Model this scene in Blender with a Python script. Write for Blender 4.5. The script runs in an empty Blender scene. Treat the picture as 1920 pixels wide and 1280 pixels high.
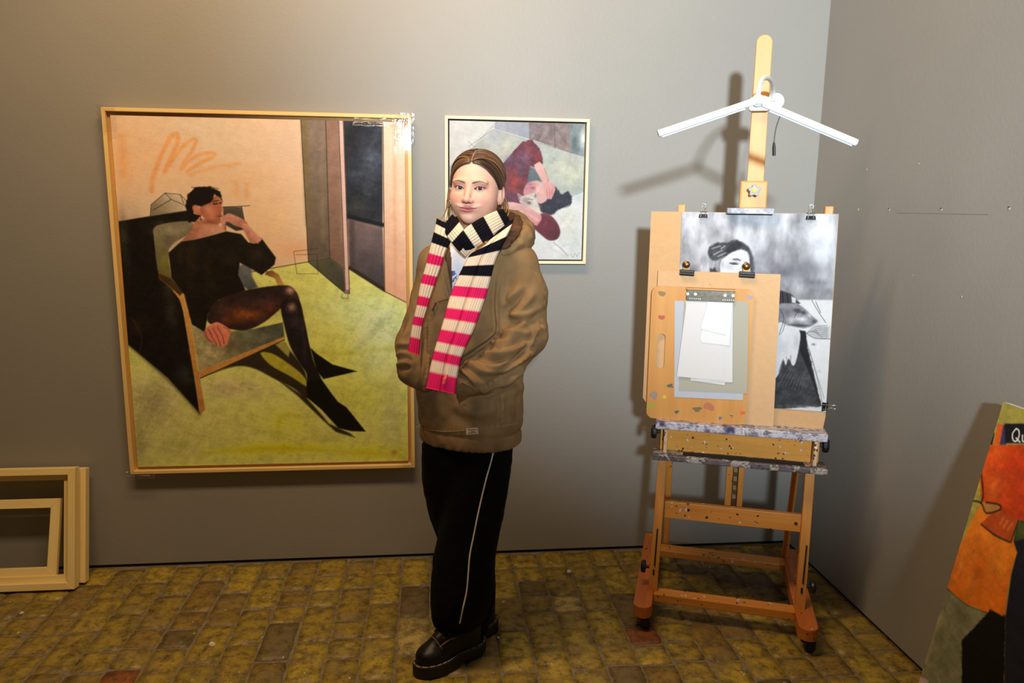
import bpy, bmesh, math, random
import numpy as np
from mathutils import Vector, Matrix
from mathutils.bvhtree import BVHTree

random.seed(7)
SC = bpy.context.scene
COL = SC.collection
PI = math.pi

# ------------------------------------------------------------------ camera
FPX = 1410.0
YAW, PITCH, ROLL = -0.1084, 0.17854, 0.013085
CAM = np.array([-1.6093, -3.0735, 1.5])
def cam_axes():
    cy, sy, cp, sp = math.cos(YAW), math.sin(YAW), math.cos(PITCH), math.sin(PITCH)
    f = np.array([-sy*cp, cy*cp, -sp]); r = np.array([cy, sy, 0.0]); u = np.cross(r, f)
    c, s = math.cos(ROLL), math.sin(ROLL)
    return c*r+s*u, -s*r+c*u, f
RX, UX, FX = cam_axes()
cd = bpy.data.cameras.new('camera'); cam = bpy.data.objects.new('camera', cd); COL.objects.link(cam)
cd.sensor_width = 36.0; cd.sensor_fit = 'HORIZONTAL'; cd.lens = 36.0*FPX/1920.0; cd.clip_start = 0.05
m = Matrix.Identity(4)
for i in range(3):
    m[i][0], m[i][1], m[i][2], m[i][3] = RX[i], UX[i], -FX[i], CAM[i]
cam.matrix_world = m
SC.camera = cam
def ray(px, py):
    return FX + RX*(px-960)/FPX - UX*(py-640)/FPX
def at(px, py, Y):
    """photo pixel -> world point on the upright plane y = Y"""
    v = ray(px, py); t = (Y-CAM[1])/v[1]; return CAM+t*v
def at_plane(px, py, o, n):
    v = ray(px, py); t = ((o-CAM)@n)/(v@n); return CAM+t*v

# ------------------------------------------------------------------ world, lamps, exposure
SC.view_settings.view_transform = 'Standard'
SC.view_settings.look = 'None'
SC.view_settings.exposure = 0.0
SC.view_settings.gamma = 1.0
SC.view_settings.use_curve_mapping = False
w = bpy.data.worlds.new('world'); SC.world = w; w.use_nodes = True
bg = w.node_tree.nodes['Background']; bg.inputs[0].default_value = (1.0, 0.66, 0.36, 1); bg.inputs[1].default_value = 0.05
def lamp(name, kind, loc, target, power, color, **kw):
    d = bpy.data.lights.new(name, kind); d.energy = power; d.color = color
    for k, v in kw.items(): setattr(d, k, v)
    o = bpy.data.objects.new(name, d); COL.objects.link(o); o.location = loc
    o.rotation_euler = (Vector(target)-Vector(loc)).to_track_quat('-Z', 'Y').to_euler()
    return o
lamp('studio_spotlight', 'SPOT', (-1.75, -5.6, 2.22), (-0.05, 0.0, 2.45), 1980, (0.78, 0.91, 1.0), spot_size=math.radians(51), spot_blend=1.0, shadow_soft_size=0.12)
lamp('ceiling_light', 'AREA', (-2.1, -1.45, 3.2), (-2.1, 0.0, 1.0), 60, (1.0, 0.70, 0.40), shape='RECTANGLE', size=1.9, size_y=0.3)

# ------------------------------------------------------------------ helpers
def lin(c):
    c = np.asarray(c, float)/255.0
    return np.where(c <= 0.04045, c/12.92, ((c+0.055)/1.055)**2.4)
def L4(c): return tuple(lin(c))+(1.0,)
class NT:
    """tiny node-tree writer"""
    def __init__(s, name):
        s.m = bpy.data.materials.new(name); s.m.use_nodes = True; s.t = s.m.node_tree
        s.b = s.t.nodes['Principled BSDF']; s.out = s.t.nodes['Material Output']
    def n(s, typ, **kw):
        nd = s.t.nodes.new('ShaderNode'+typ)
        for k, v in kw.items():
            if k.startswith('i_'): nd.inputs[k[2:].replace('_', ' ')].default_value = v
            else: setattr(nd, k, v)
        return nd
    def l(s, a, b): s.t.links.new(a, b)
    def coord(s, scale=(1, 1, 1), kind='Object', rot=(0, 0, 0)):
        tc = s.n('TexCoord'); mp = s.n('Mapping'); mp.inputs['Scale'].default_value = scale; mp.inputs['Rotation'].default_value = rot
        s.l(tc.outputs[kind], mp.inputs[0]); return mp.outputs[0]
    def noise(s, vec, scale, detail=4, rough=0.55, dist=0.0):
        nd = s.n('TexNoise'); nd.inputs['Scale'].default_value = scale; nd.inputs['Detail'].default_value = detail
        nd.inputs['Roughness'].default_value = rough; nd.inputs['Distortion'].default_value = dist
        if vec is not None: s.l(vec, nd.inputs['Vector'])
        return nd.outputs['Fac']
    def ramp(s, fac, stops, interp='LINEAR'):
        r = s.n('ValToRGB'); r.color_ramp.interpolation = interp; e = r.color_ramp.elements
        while len(e) < len(stops): e.new(0.5)
        for el, (p, c) in zip(e, stops): el.position = p; el.color = c if len(c) == 4 else tuple(c)+(1,)
        s.l(fac, r.inputs[0]); return r.outputs[0]
    def mix(s, a, b, fac, mode='MIX'):
        nd = s.n('MixRGB', blend_type=mode)
        for k, v in ((0, fac), (1, a), (2, b)):
            if hasattr(v, 'is_linked'): s.l(v, nd.inputs[k])
            else: nd.inputs[k].default_value = v
        return nd.outputs[0]
    def bump(s, h, strength=0.2, dist=0.01):
        b = s.n('Bump'); b.inputs['Strength'].default_value = strength; b.inputs['Distance'].default_value = dist
        s.l(h, b.inputs['Height']); s.l(b.outputs[0], s.b.inputs['Normal'])
    def base(s, c):
        if hasattr(c, 'is_linked'): s.l(c, s.b.inputs['Base Color'])
        else: s.b.inputs['Base Color'].default_value = c
    def set(s, **kw):
        for k, v in kw.items(): s.b.inputs[k.replace('_', ' ')].default_value = v
        return s.m
MATS = {}
def plain(name, c, rough=0.6, metal=0.0, var=0.0, scale=30, bump=0.0, spec=0.5):
    if name in MATS: return MATS[name]
    t = NT(name)
    if var > 0 or bump > 0:
        v = t.coord(); f = t.noise(v, scale)
        k = lin(c)
        t.base(t.ramp(f, [(0.25, tuple(k*(1-var))), (0.75, tuple(np.minimum(k*(1+var), 1)))]))
        if bump: t.bump(f, bump, 0.004)
    else: t.base(L4(c))
    t.set(Roughness=rough, Metallic=metal, Specular_IOR_Level=spec)
    MATS[name] = t.m; return t.m
def wood(name, c1, c2, axis=2, rough=0.5, grain=60, splat=0.0, splat_scale=45, dark=0.0):
    """grain stretched along one axis; optional paint splashes"""
    if name in MATS: return MATS[name]
    t = NT(name); sc = [1, 1, 1]; sc[axis] = 0.06
    v = t.coord(tuple(sc)); f = t.noise(v, grain, 5, 0.6, 0.4)
    col = t.ramp(f, [(0.3, tuple(lin(c1))), (0.7, tuple(lin(c2)))])
    if splat > 0:
        o = t.coord()
        vo = t.n('TexVoronoi'); vo.inputs['Scale'].default_value = splat_scale; t.l(o, vo.inputs['Vector'])
        wob = t.noise(o, splat_scale*2.2, 3)
        ad = t.n('Math', operation='ADD'); t.l(vo.outputs['Distance'], ad.inputs[0]); t.l(wob, ad.inputs[1])
        big = t.noise(o, 9, 2)
        th = t.n('Math', operation='MULTIPLY_ADD'); t.l(big, th.inputs[0]); th.inputs[1].default_value = 0.9; th.inputs[2].default_value = splat
        ls = t.n('Math', operation='LESS_THAN'); t.l(ad.outputs[0], ls.inputs[0]); t.l(th.outputs[0], ls.inputs[1])
        pc = t.n('SeparateColor'); t.l(vo.outputs['Color'], pc.inputs[0])
        pal = t.ramp(pc.outputs[0], [(0.0, tuple(lin((30, 22, 16)))), (0.3, tuple(lin((60, 40, 25)))), (0.48, tuple(lin((215, 210, 205)))), (0.6, tuple(lin((120, 35, 25)))), (0.75, tuple(lin((60, 70, 120)))), (0.9, tuple(lin((205, 185, 190))))], 'CONSTANT')
        col = t.mix(col, pal, ls.outputs[0])
    t.base(col); t.bump(f, 0.12, 0.002); t.set(Roughness=rough)
    MATS[name] = t.m; return t.m
def vcol(name, rough=0.6, spec=0.3, bump=0.0, bscale=200, sheen=0.0, vec=(1, 1, 1)):
    if name in MATS: return MATS[name]
    t = NT(name); a = t.n('Attribute'); a.attribute_name = 'Col'; t.l(a.outputs['Color'], t.b.inputs['Base Color'])
    if bump: t.bump(t.noise(t.coord(vec), bscale, 3), bump, 0.003)
    t.set(Roughness=rough, Specular_IOR_Level=spec)
    if sheen: t.set(Sheen_Weight=sheen)
    MATS[name] = t.m; return t.m

OFF = {}
def thing(name, label, cat, loc=(0, 0, 0), rotz=0.0, group=None, rot=None):
    o = bpy.data.objects.new(name, None); COL.objects.link(o); o.empty_display_size = 0.05
    o.location = loc; o.rotation_euler = rot if rot is not None else (0, 0, rotz)
    tag(o, label, cat, group); return o
def tag(o, label=None, cat=None, group=None, kind=None):
    if label: o['label'] = label
    if cat: o['category'] = cat
    if group: o['group'] = group
    if kind: o['kind'] = kind
    return o
class MB:
    def __init__(s): s.v = []; s.f = []; s.c = None
    def add(s, v, f):
        k = len(s.v); s.v += [tuple(map(float, p)) for p in v]; s.f += [tuple(i+k for i in q) for q in f]; return s
    def box(s, c, d, rot=None):
        hx, hy, hz = d[0]/2, d[1]/2, d[2]/2
        P = [Vector((x, y, z)) for z in (-hz, hz) for y in (-hy, hy) for x in (-hx, hx)]
        if rot is not None: P = [rot @ q for q in P]
        return s.add([q+Vector(c) for q in P], [(0, 2, 3, 1), (4, 5, 7, 6), (0, 1, 5, 4), (1, 3, 7, 5), (3, 2, 6, 7), (2, 0, 4, 6)])
    def span(s, a, b): return s.box([(p+q)/2 for p, q in zip(a, b)], [abs(q-p) for p, q in zip(a, b)])
    def beam(s, a, b, wx, wy, up=(0, 1, 0)):
        """box of section wx by wy running from a to b"""
        a, b = Vector(a), Vector(b); d = (b-a); Ln = d.length; d.normalize()
        x = Vector(up).cross(d); x.normalize(); y = d.cross(x)
        P = [a+x*sx*wx/2+y*sy*wy/2+d*t for t in (0, Ln) for sy in (-1, 1) for sx in (-1, 1)]
        return s.add(P, [(0, 2, 3, 1), (4, 5, 7, 6), (0, 1, 5, 4), (1, 3, 7, 5), (3, 2, 6, 7), (2, 0, 4, 6)])
    def prism(s, poly, t, M=None):
        """2-D outline (x, z) extruded from y=0 to y=t"""
        n = len(poly); P = [Vector((x, 0, z)) for x, z in poly]+[Vector((x, t, z)) for x, z in poly]
        if M is not None: P = [M @ q for q in P]
        return s.add(P, [tuple(range(n)), tuple(range(2*n-1, n-1, -1))]+[(i, i+n, (i+1) % n+n, (i+1) % n) for i in range(n)])
    def tube(s, path, r, n=10, cap=True):
        path = [Vector(q) for q in path]; m = len(path)
        rs = r if hasattr(r, '__len__') else [r]*m
        T = [(path[min(i+1, m-1)]-path[max(i-1, 0)]).normalized() for i in range(m)]
        u = T[0].orthogonal().normalized(); V = []
        for i in range(m):
            u = (u-T[i]*u.dot(T[i])).normalized(); w_ = T[i].cross(u)
            V += [path[i]+(u*math.cos(2*PI*k/n)+w_*math.sin(2*PI*k/n))*rs[i] for k in range(n)]
        F = [(i*n+k, i*n+(k+1) % n, (i+1)*n+(k+1) % n, (i+1)*n+k) for i in range(m-1) for k in range(n)]
        if cap: F += [tuple(range(n-1, -1, -1)), tuple((m-1)*n+k for k in range(n))]
        return s.add(V, F)
    def torus(s, c, R_, r, ax=(0, 1, 0), n=28, k=8):
        ax = Vector(ax).normalized(); u = ax.orthogonal().normalized(); w_ = ax.cross(u); c = Vector(c)
        V = []
        for i in range(n):
            d = u*math.cos(2*PI*i/n)+w_*math.sin(2*PI*i/n)
            V += [c+d*(R_+r*math.cos(2*PI*j/k))+ax*r*math.sin(2*PI*j/k) for j in range(k)]
        return s.add(V, [(i*k+j, ((i+1) % n)*k+j, ((i+1) % n)*k+(j+1) % k, i*k+(j+1) % k) for i in range(n) for j in range(k)])
    def lathe(s, prof, c, ax=(0, 0, 1), n=24):
        """profile of (radius, along) turned about ax"""
        ax = Vector(ax).normalized(); u = ax.orthogonal().normalized(); w_ = ax.cross(u); c = Vector(c); V = []
        for r_, h in prof: V += [c+ax*h+(u*math.cos(2*PI*k/n)+w_*math.sin(2*PI*k/n))*r_ for k in range(n)]
        m_ = len(prof)
        F = [(i*n+k, i*n+(k+1) % n, (i+1)*n+(k+1) % n, (i+1)*n+k) for i in range(m_-1) for k in range(n)]
        F += [tuple(range(n-1, -1, -1)), tuple((m_-1)*n+k for k in range(n))]
        return s.add(V, F)
def obj(name, mb, mat, parent=None, smooth=False, bevel=0.0, loc=None, seg=2):
    me = bpy.data.meshes.new(name)
    off = OFF.get(parent.name, (0, 0, 0)) if parent is not None else (0, 0, 0)
    if loc is not None: off = loc
    vs = [(x-off[0], y-off[1], z-off[2]) for x, y, z in mb.v]
    me.from_pydata(vs, [], mb.f); me.materials.append(mat)
    bm = bmesh.new(); bm.from_mesh(me); bmesh.ops.recalc_face_normals(bm, faces=bm.faces); bm.to_mesh(me); bm.free()
    if smooth: me.polygons.foreach_set('use_smooth', [True]*len(me.polygons))
    o = bpy.data.objects.new(name, me); COL.objects.link(o)
    if parent is not None: o.parent = parent
    if loc is not None: o.location = loc
    if bevel:
        b = o.modifiers.new('bevel', 'BEVEL'); b.width = bevel; b.segments = seg; b.limit_method = 'ANGLE'
    return o
def grid_obj(name, V, F, cols, mat, parent=None, loc=None, smooth=True):
    """big numpy mesh with point colours (linear)"""
    me = bpy.data.meshes.new(name); off = np.array(OFF.get(parent.name, (0, 0, 0)) if parent is not None else (0, 0, 0), float)
    if loc is not None: off = np.array(loc, float)
    V = np.asarray(V, np.float32)-off.astype(np.float32); F = np.asarray(F, np.int32); k = F.shape[1]
    me.vertices.add(len(V)); me.vertices.foreach_set('co', V.ravel())
    me.loops.add(F.size); me.loops.foreach_set('vertex_index', F.ravel())
    me.polygons.add(len(F)); me.polygons.foreach_set('loop_start', np.arange(0, F.size, k, dtype=np.int32))
    if smooth: me.polygons.foreach_set('use_smooth', np.ones(len(F), bool))
    me.update(calc_edges=True); me.materials.append(mat)
    if cols is not None:
        a = me.color_attributes.new('Col', 'FLOAT_COLOR', 'POINT')
        c = np.ones((len(V), 4), np.float32); c[:, :3] = cols; a.data.foreach_set('color', c.ravel())
    o = bpy.data.objects.new(name, me); COL.objects.link(o)
    if parent is not None: o.parent = parent
    if loc is not None: o.location = loc
    return o
def dup(o, parent=None):
    c = o.copy(); COL.objects.link(c); c.parent = parent
    for ch in list(o.children): dup(ch, c)
    return c
def spline(pts, n=12, closed=False):
    """Catmull-Rom through points of any dimension"""
    P = np.asarray(pts, float); m_ = len(P); out = []
    rng = range(m_ if closed else m_-1)
    for i in rng:
        if closed: a, b, c, d = P[(i-1) % m_], P[i], P[(i+1) % m_], P[(i+2) % m_]
        else: a, b, c, d = P[max(i-1, 0)], P[i], P[i+1], P[min(i+2, m_-1)]
        for t in np.linspace(0, 1, n, endpoint=False):
            out.append(0.5*(2*b+(c-a)*t+(2*a-5*b+4*c-d)*t*t+(3*b-a-3*c+d)*t**3))
    if not closed: out.append(P[-1])
    return np.array(out)

# ------------------------------------------------------------------ the room
def wall_mat(name):
    t = NT(name); v = t.coord()
    big = t.noise(v, 1.3, 4); fine = t.noise(v, 70, 5, 0.7)
    c = t.ramp(big, [(0.3, tuple(lin((141, 138, 132)))), (0.7, tuple(lin((147, 144, 138))))])
    sm = t.noise(v, 7, 3); c = t.mix(c, L4((156, 150, 142)), t.ramp(sm, [(0.66, (0, 0, 0)), (0.78, (0.18, 0.18, 0.18))]))
    t.base(c); t.bump(fine, 0.16, 0.006); t.set(Roughness=0.48, Specular_IOR_Level=0.35); return t.m
WM = wall_mat('painted_plaster')
wb = tag(obj('wall_back', MB().span((-5.6, 0.0, 0.009), (0.12, 0.14, 3.4)), WM), kind='structure')
wr = tag(obj('wall_right', MB().span((0.0, -6.2, 0.009), (0.14, 0.0, 3.4)), WM), kind='structure')
gap = plain('shadow_gap', (16, 13, 10), 0.9)
obj('shadow_gap', MB().span((-5.6, 0.004, -0.03), (0.1, 0.13, 0.012)), gap, wb)
obj('shadow_gap', MB().span((0.004, -6.2, -0.03), (0.13, 0.0, 0.012)), gap, wr)
# filled screw holes and a pencil line on the right-hand wall
fil = plain('wall_filler', (168, 162, 150), 0.7)
hole = plain('hole_dark', (40, 34, 28), 0.9)
def on_right(px, py):
    v = ray(px, py); t = (0-CAM[0])/v[0]; return CAM+t*v
for px, py, r in ((1609, 393, .006), (1667, 393, .005), (1765, 393, .005), (1892, 391, .005), (1723, 307, .003), (1803, 556, .003), (1712, 516, .002), (1625, 318, .004)):
    q = on_right(px, py)
    o = obj('filled_hole', MB().lathe([(r, 0), (r*.9, -.0012), (r*.35, -.0016)], (q[0], q[1], q[2]), (1, 0, 0), 12), fil, wr)
    if r == .005: obj('screw_hole', MB().lathe([(.0022, 0), (.0022, -.0022)], (q[0], q[1], q[2]+.004), (1, 0, 0), 8), hole, o)
a_, b_ = on_right(1682, 399), on_right(1853, 402.3)
obj('pencil_line', MB().beam((-.0003, a_[1], a_[2]), (-.0003, b_[1], b_[2]), .0012, .0006), plain('pencil', (95, 90, 84), 0.8), wr)

# floor: bricks laid in lengthwise rows, running towards the back wall
def brick_mat():
    t = NT('floor_brick'); oi_ = t.n('ObjectInfo'); v = t.coord(); ge = t.n('NewGeometry')
    su = t.n('Math', operation='ADD'); t.l(oi_.outputs['Random'], su.inputs[0]); t.l(ge.outputs['Random Per Island'], su.inputs[1])
    fr = t.n('Math', operation='FRACT'); t.l(su.outputs[0], fr.inputs[0]); rnd_ = fr.outputs[0]
    at_ = t.n('VectorMath', operation='ADD'); sc = t.n('VectorMath', operation='SCALE'); sc.inputs[0].default_value = (37, 21, 13)
    t.l(rnd_, sc.inputs['Scale']); t.l(v, at_.inputs[0]); t.l(sc.outputs[0], at_.inputs[1]); vv = at_.outputs[0]
    c0 = t.ramp(rnd_, [(0.0, tuple(lin((172, 146, 48)))), (0.16, tuple(lin((156, 130, 50)))), (0.34, tuple(lin((178, 152, 52)))), (0.52, tuple(lin((146, 118, 50)))), (0.64, tuple(lin((164, 138, 52)))), (0.80, tuple(lin((118, 98, 58)))), (0.84, tuple(lin((158, 134, 52)))), (0.955, tuple(lin((150, 86, 44)))), (0.975, tuple(lin((190, 166, 96))))], 'CONSTANT')
    n1 = t.noise(vv, 26, 6, 0.7); n2 = t.noise(vv, 9, 4, 0.6); n3 = t.noise(vv, 90, 4, 0.7)
    c = t.mix(c0, L4((66, 50, 26)), t.ramp(n1, [(0.42, (0, 0, 0)), (0.66, (.85, .85, .85))]))
    c = t.mix(c, L4((122, 106, 78)), t.ramp(n2, [(0.52, (0, 0, 0)), (0.7, (.6, .6, .6))]))
    c = t.mix(c, L4((44, 34, 22)), t.ramp(n3, [(0.6, (0, 0, 0)), (0.68, (.75, .75, .75))]))
    c = t.mix(c, L4((214, 190, 96)), t.ramp(n3, [(0.28, (.6, .6, .6)), (0.36, (0, 0, 0))]))
    sp = t.n('TexVoronoi'); sp.inputs['Scale'].default_value = 11; t.l(vv, sp.inputs['Vector'])
    c = t.mix(c, sp.outputs['Color'], t.ramp(sp.outputs['Distance'], [(0.05, (.35, .35, .35)), (0.075, (0, 0, 0))]))
    c = t.mix(c, L4((225, 215, 200)), t.ramp(t.noise(vv, 34, 2), [(0.745, (0, 0, 0)), (0.76, (.7, .7, .7))]))
    t.base(c); t.bump(n1, 0.5, 0.006); t.set(Roughness=0.42, Specular_IOR_Level=0.5)
    rr = t.ramp(n1, [(0.3, (.34, .34, .34)), (0.7, (.68, .68, .68))]); t.l(rr, t.b.inputs['Roughness']); return t.m
BM_ = brick_mat()
def mortar_mat():
    t = NT('mortar'); v = t.coord(); f = t.noise(v, 40, 5, 0.7)
    t.base(t.ramp(f, [(0.3, tuple(lin((96, 84, 62)))), (0.7, tuple(lin((142, 128, 104))))])); t.bump(f, 0.6, 0.006); t.set(Roughness=0.85); return t.m
fl = tag(obj('floor', MB().span((-5.6, -6.2, -0.06), (0.14, 0.14, -0.005)), mortar_mat()), kind='structure')
CP, BP = 0.1165, 0.237
def brick_mesh(i, Lb, Wb=0.1085):
    rnd = random.Random(100+i); bm = bmesh.new()
    nx, ny = 4, 7; top = {}
    for a in range(nx+1):
        for b in range(ny+1):
            ex, ey = a in (0, nx), b in (0, ny)
            x = (a/nx-.5)*Wb; y = (b/ny-.5)*Lb
            j = .0022 if (ex or ey) else .004
            x += rnd.uniform(-j, j); y += rnd.uniform(-j, j)
            if ex and ey: x *= .965; y *= .985
            z = rnd.uniform(-.0012, .0010)-(.0016 if (ex or ey) else 0)
            if (ex or ey) and rnd.random() < .1: z -= .003; x *= .95
            top[a, b] = bm.verts.new((x, y, z))
    for a in range(nx):
        for b in range(ny): bm.faces.new((top[a, b], top[a+1, b], top[a+1, b+1], top[a, b+1]))
    ring = [(a, 0) for a in range(nx)]+[(nx, b) for b in range(ny)]+[(a, ny) for a in range(nx, 0, -1)]+[(0, b) for b in range(ny, 0, -1)]
    low = [bm.verts.new((top[k].co.x*1.02, top[k].co.y*1.01, -.03)) for k in ring]
    for k in range(len(ring)): bm.faces.new((top[ring[k]], low[k], low[(k+1) % len(ring)], top[ring[(k+1) % len(ring)]]))
    me = bpy.data.meshes.new('brick'); bm.to_mesh(me); bm.free(); me.materials.append(BM_)
    me.polygons.foreach_set('use_smooth', [True]*len(me.polygons))
    return me
BR = [brick_mesh(i, 0.228) for i in range(9)]; HALF = [brick_mesh(20+i, 0.108) for i in range(3)]
rnd = random.Random(5); far = MB()
for k in range(-34, 15):
    xc = -1.737+(k+.5)*CP
    if xc > -.03 or xc < -5.55: continue
    off = -0.386 if k % 2 else -0.494
    for j in range(-3, 27):
        y1 = off-(j-1)*BP; y0 = y1-BP; jit = rnd.uniform(-.006, .006)
        if y0 > -0.03 or y0 < -6.15: continue
        if y1 > -.004: y1 = -.004
        yc = (y0+y1)/2+jit*.4; Lb = y1-y0
        if -3.75 < xc and y1 > -1.32:
            if Lb < .07: mesh = HALF[rnd.randrange(3)]; sc = (Lb-.004)/.108
            elif Lb < .2: mesh = HALF[rnd.randrange(3)]; sc = (Lb-.008)/.108
            else: mesh = BR[rnd.randrange(9)]; sc = 1.0
            parts = [(mesh, yc, sc)]
            if sc == 1.0 and rnd.random() < .16: parts = [(HALF[rnd.randrange(3)], yc+BP/4, 1.0), (HALF[rnd.randrange(3)], yc-BP/4, 1.0)]
            for mesh, yy, sc in parts:
                o = bpy.data.objects.new('brick', mesh); COL.objects.link(o); o.parent = fl
                o.location = (xc+rnd.uniform(-.002, .002), yy, rnd.uniform(-.002, .0008)); o.scale = (1, sc, 1)
                o.rotation_euler = (rnd.uniform(-.006, .006), rnd.uniform(-.01, .01), rnd.uniform(-.012, .012)+(PI if rnd.random() < .5 else 0))
        else: far.box((xc, yc, -.016), (.107, Lb-.01, .03))
tag(obj('brick_field', far, BM_, fl, bevel=0.003, seg=1), kind='stuff')

# ------------------------------------------------------------------ paint: colour laid on a fine canvas grid
def vnoise(h, w, sx, sy, seed, octv=4, ang=0.0):
    """value noise 0..1; sx, sy = cell size in grid steps"""
    r = np.random.RandomState(seed); yy, xx = np.mgrid[0:h, 0:w].astype(float)
    c, s = math.cos(ang), math.sin(ang); X = (xx*c+yy*s)/sx+500; Y = (-xx*s+yy*c)/sy+500
    out = np.zeros((h, w)); amp = 1.0; tot = 0.0
    tab = r.rand(256, 256)
    for o in range(octv):
        x0 = np.floor(X).astype(int); y0 = np.floor(Y).astype(int); fx = X-x0; fy = Y-y0
        fx = fx*fx*(3-2*fx); fy = fy*fy*(3-2*fy)
        g = lambda a, b: tab[(b+17*o) & 255, (a+31*o) & 255]
        out += amp*((g(x0, y0)*(1-fx)+g(x0+1, y0)*fx)*(1-fy)+(g(x0, y0+1)*(1-fx)+g(x0+1, y0+1)*fx)*fy)
        tot += amp; amp *= 0.55; X = X*2; Y = Y*2
    return out/tot
class Canvas:
    def __init__(s, w, h, px2uv, unit, seed=1):
        s.w, s.h = w, h; s.px2uv = px2uv; s.a = np.zeros((h, w, 3)); s.unit = unit; s.seed = seed
        s.zx, s.zy, s.zs = 0, 0, 1.0
        s.yy, s.xx = np.mgrid[0:h, 0:w].astype(float)
        s.n1 = vnoise(h, w, 14, 14, seed, 4)-.5; s.n2 = .6*(vnoise(h, w, 6, 22, seed+1, 3, .5)-.5)+.6*(vnoise(h, w, 22, 6, seed+5, 3, .3)-.5); s.n3 = vnoise(h, w, 3, 3, seed+2, 2)-.5
    def zoom(s, x, y, k): s.zx, s.zy, s.zs = x, y, k; return s
    def T(s, pts):
        o = []
        for x, y in pts:
            u, v = s.px2uv(s.zx+x/s.zs, s.zy+y/s.zs); o.append((u*(s.w-1), (1-v)*(s.h-1)))
        return np.array(o)
    def _box(s, P, pad):
        x0 = max(int(P[:, 0].min()-pad), 0); x1 = min(int(P[:, 0].max()+pad)+2, s.w)
        y0 = max(int(P[:, 1].min()-pad), 0); y1 = min(int(P[:, 1].max()+pad)+2, s.h)
        return (slice(y0, y1), slice(x0, x1)) if x1 > x0 and y1 > y0 else None
    def _dist(s, P, closed, sl):
        X, Y = s.xx[sl], s.yy[sl]; d = np.full(X.shape, 1e9); ins = np.zeros(X.shape, bool); n = len(P); tt = np.zeros(X.shape)
        for i in range(n if closed else n-1):
            ax, ay = P[i]; bx, by = P[(i+1) % n]; ex, ey = bx-ax, by-ay; q = ex*ex+ey*ey+1e-9
            t = np.clip(((X-ax)*ex+(Y-ay)*ey)/q, 0, 1); dd = (X-ax-t*ex)**2+(Y-ay-t*ey)**2
            k = dd < d; d = np.where(k, dd, d); tt = np.where(k, (i+t)/max(n-1, 1), tt)
            if closed:
                cr = ((ay > Y) != (by > Y)); xi = ax+(Y-ay)*ex/(ey if abs(ey) > 1e-9 else 1e-9); ins ^= cr & (X < xi)
        return np.sqrt(d), ins, tt
    def put(s, sl, al, c, tex, c2=None, gr=None):
        col = np.broadcast_to(np.asarray(c, float), s.a[sl].shape).copy()
        if c2 is not None: col = col*(1-gr[..., None])+np.asarray(c2, float)*gr[..., None]
        if tex: col = col*(1+tex*(1.1*s.n1[sl]+1.0*s.n2[sl]+.5*s.n3[sl])[..., None])
        s.a[sl] = s.a[sl]*(1-al[..., None])+col*al[..., None]
    def fill(s, c, tex=.15): s.put((slice(0, s.h), slice(0, s.w)), np.ones((s.h, s.w)), c, tex)
    def poly(s, pts, c, soft=1.2, alpha=1.0, tex=.18, smooth=False, c2=None, g=None, rag=0.0):
        P = s.T(pts)
        if smooth: P = spline(P, 6, True)
        sl = s._box(P, soft*2+2)
        if sl is None: return s
        d, ins, _ = s._dist(P, True, sl); sd = np.where(ins, -d, d)
        if rag: sd = sd+rag*(s.n1[sl]*2+s.n3[sl])
        al = np.clip(.5-sd/(2*soft), 0, 1)*alpha; gr = None
        if c2 is not None:
            (ax, ay), (bx, by) = s.T(g); ex, ey = bx-ax, by-ay
            gr = np.clip(((s.xx[sl]-ax)*ex+(s.yy[sl]-ay)*ey)/(ex*ex+ey*ey), 0, 1)
        s.put(sl, al, c, tex, c2, gr); return s
    def line(s, pts, wd, c, alpha=1.0, soft=.8, smooth=True, taper=False, tex=.1):
        P = s.T(pts); 
        if smooth and len(P) > 2: P = spline(P, 6)
        wd = wd*s.unit
        sl = s._box(P, wd+soft*2+2)
        if sl is None: return s
        d, _, t = s._dist(P, False, sl); W_ = wd*(np.sin(np.pi*np.clip(t, .03, .97))**.5 if taper else 1)
        s.put(sl, np.clip(.5-(d-W_/2)/(2*soft), 0, 1)*alpha, c, tex); return s
    def blob(s, x, y, rx, ry, c, alpha=.6, tex=.2, ang=0.0):
        """soft round patch, radii in zoom pixels"""
        (cx, cy), (ax, ay), (bx, by) = s.T([(x, y), (x+rx, y), (x, y+ry)])
        rx, ry = abs(ax-cx)+1e-6, abs(by-cy)+1e-6; pad = max(rx, ry)*2.2
        sl = s._box(np.array([(cx, cy)]), pad)
        if sl is None: return s
        ca, sa = math.cos(ang), math.sin(ang); X = s.xx[sl]-cx; Y = s.yy[sl]-cy
        q = ((X*ca+Y*sa)/rx)**2+((-X*sa+Y*ca)/ry)**2
        s.put(sl, alpha*np.exp(-q*1.2)*(1+.7*s.n1[sl]).clip(0, 1.4), c, tex); return s
    def lin(s): return lin(np.clip(s.a, 0, 250)).reshape(-1, 3)
def canvas_mesh(name, cv, o, du, dv, mat, parent, relief=0.0005, nrm=(0, -1, 0)):
    """grid from corner o (lower left) along du, dv; first row of the canvas is the top"""
    o, du, dv = map(np.asarray, (o, du, dv)); h, w_ = cv.h, cv.w
    u = np.linspace(0, 1, w_)[None, :, None]; v = np.linspace(1, 0, h)[:, None, None]
    V = o+du*u+dv*v
    V = V+np.asarray(nrm, float)*(relief*(cv.n2+cv.n3)[..., None])
    i = np.arange(h*w_).reshape(h, w_)
    F = np.stack([i[1:, :-1], i[1:, 1:], i[:-1, 1:], i[:-1, :-1]], -1).reshape(-1, 4)
    return grid_obj(name, V.reshape(-1, 3), F, cv.lin(), mat, parent)
OIL = vcol('oil_paint', 0.6, 0.2, 0.06, 240)

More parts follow.
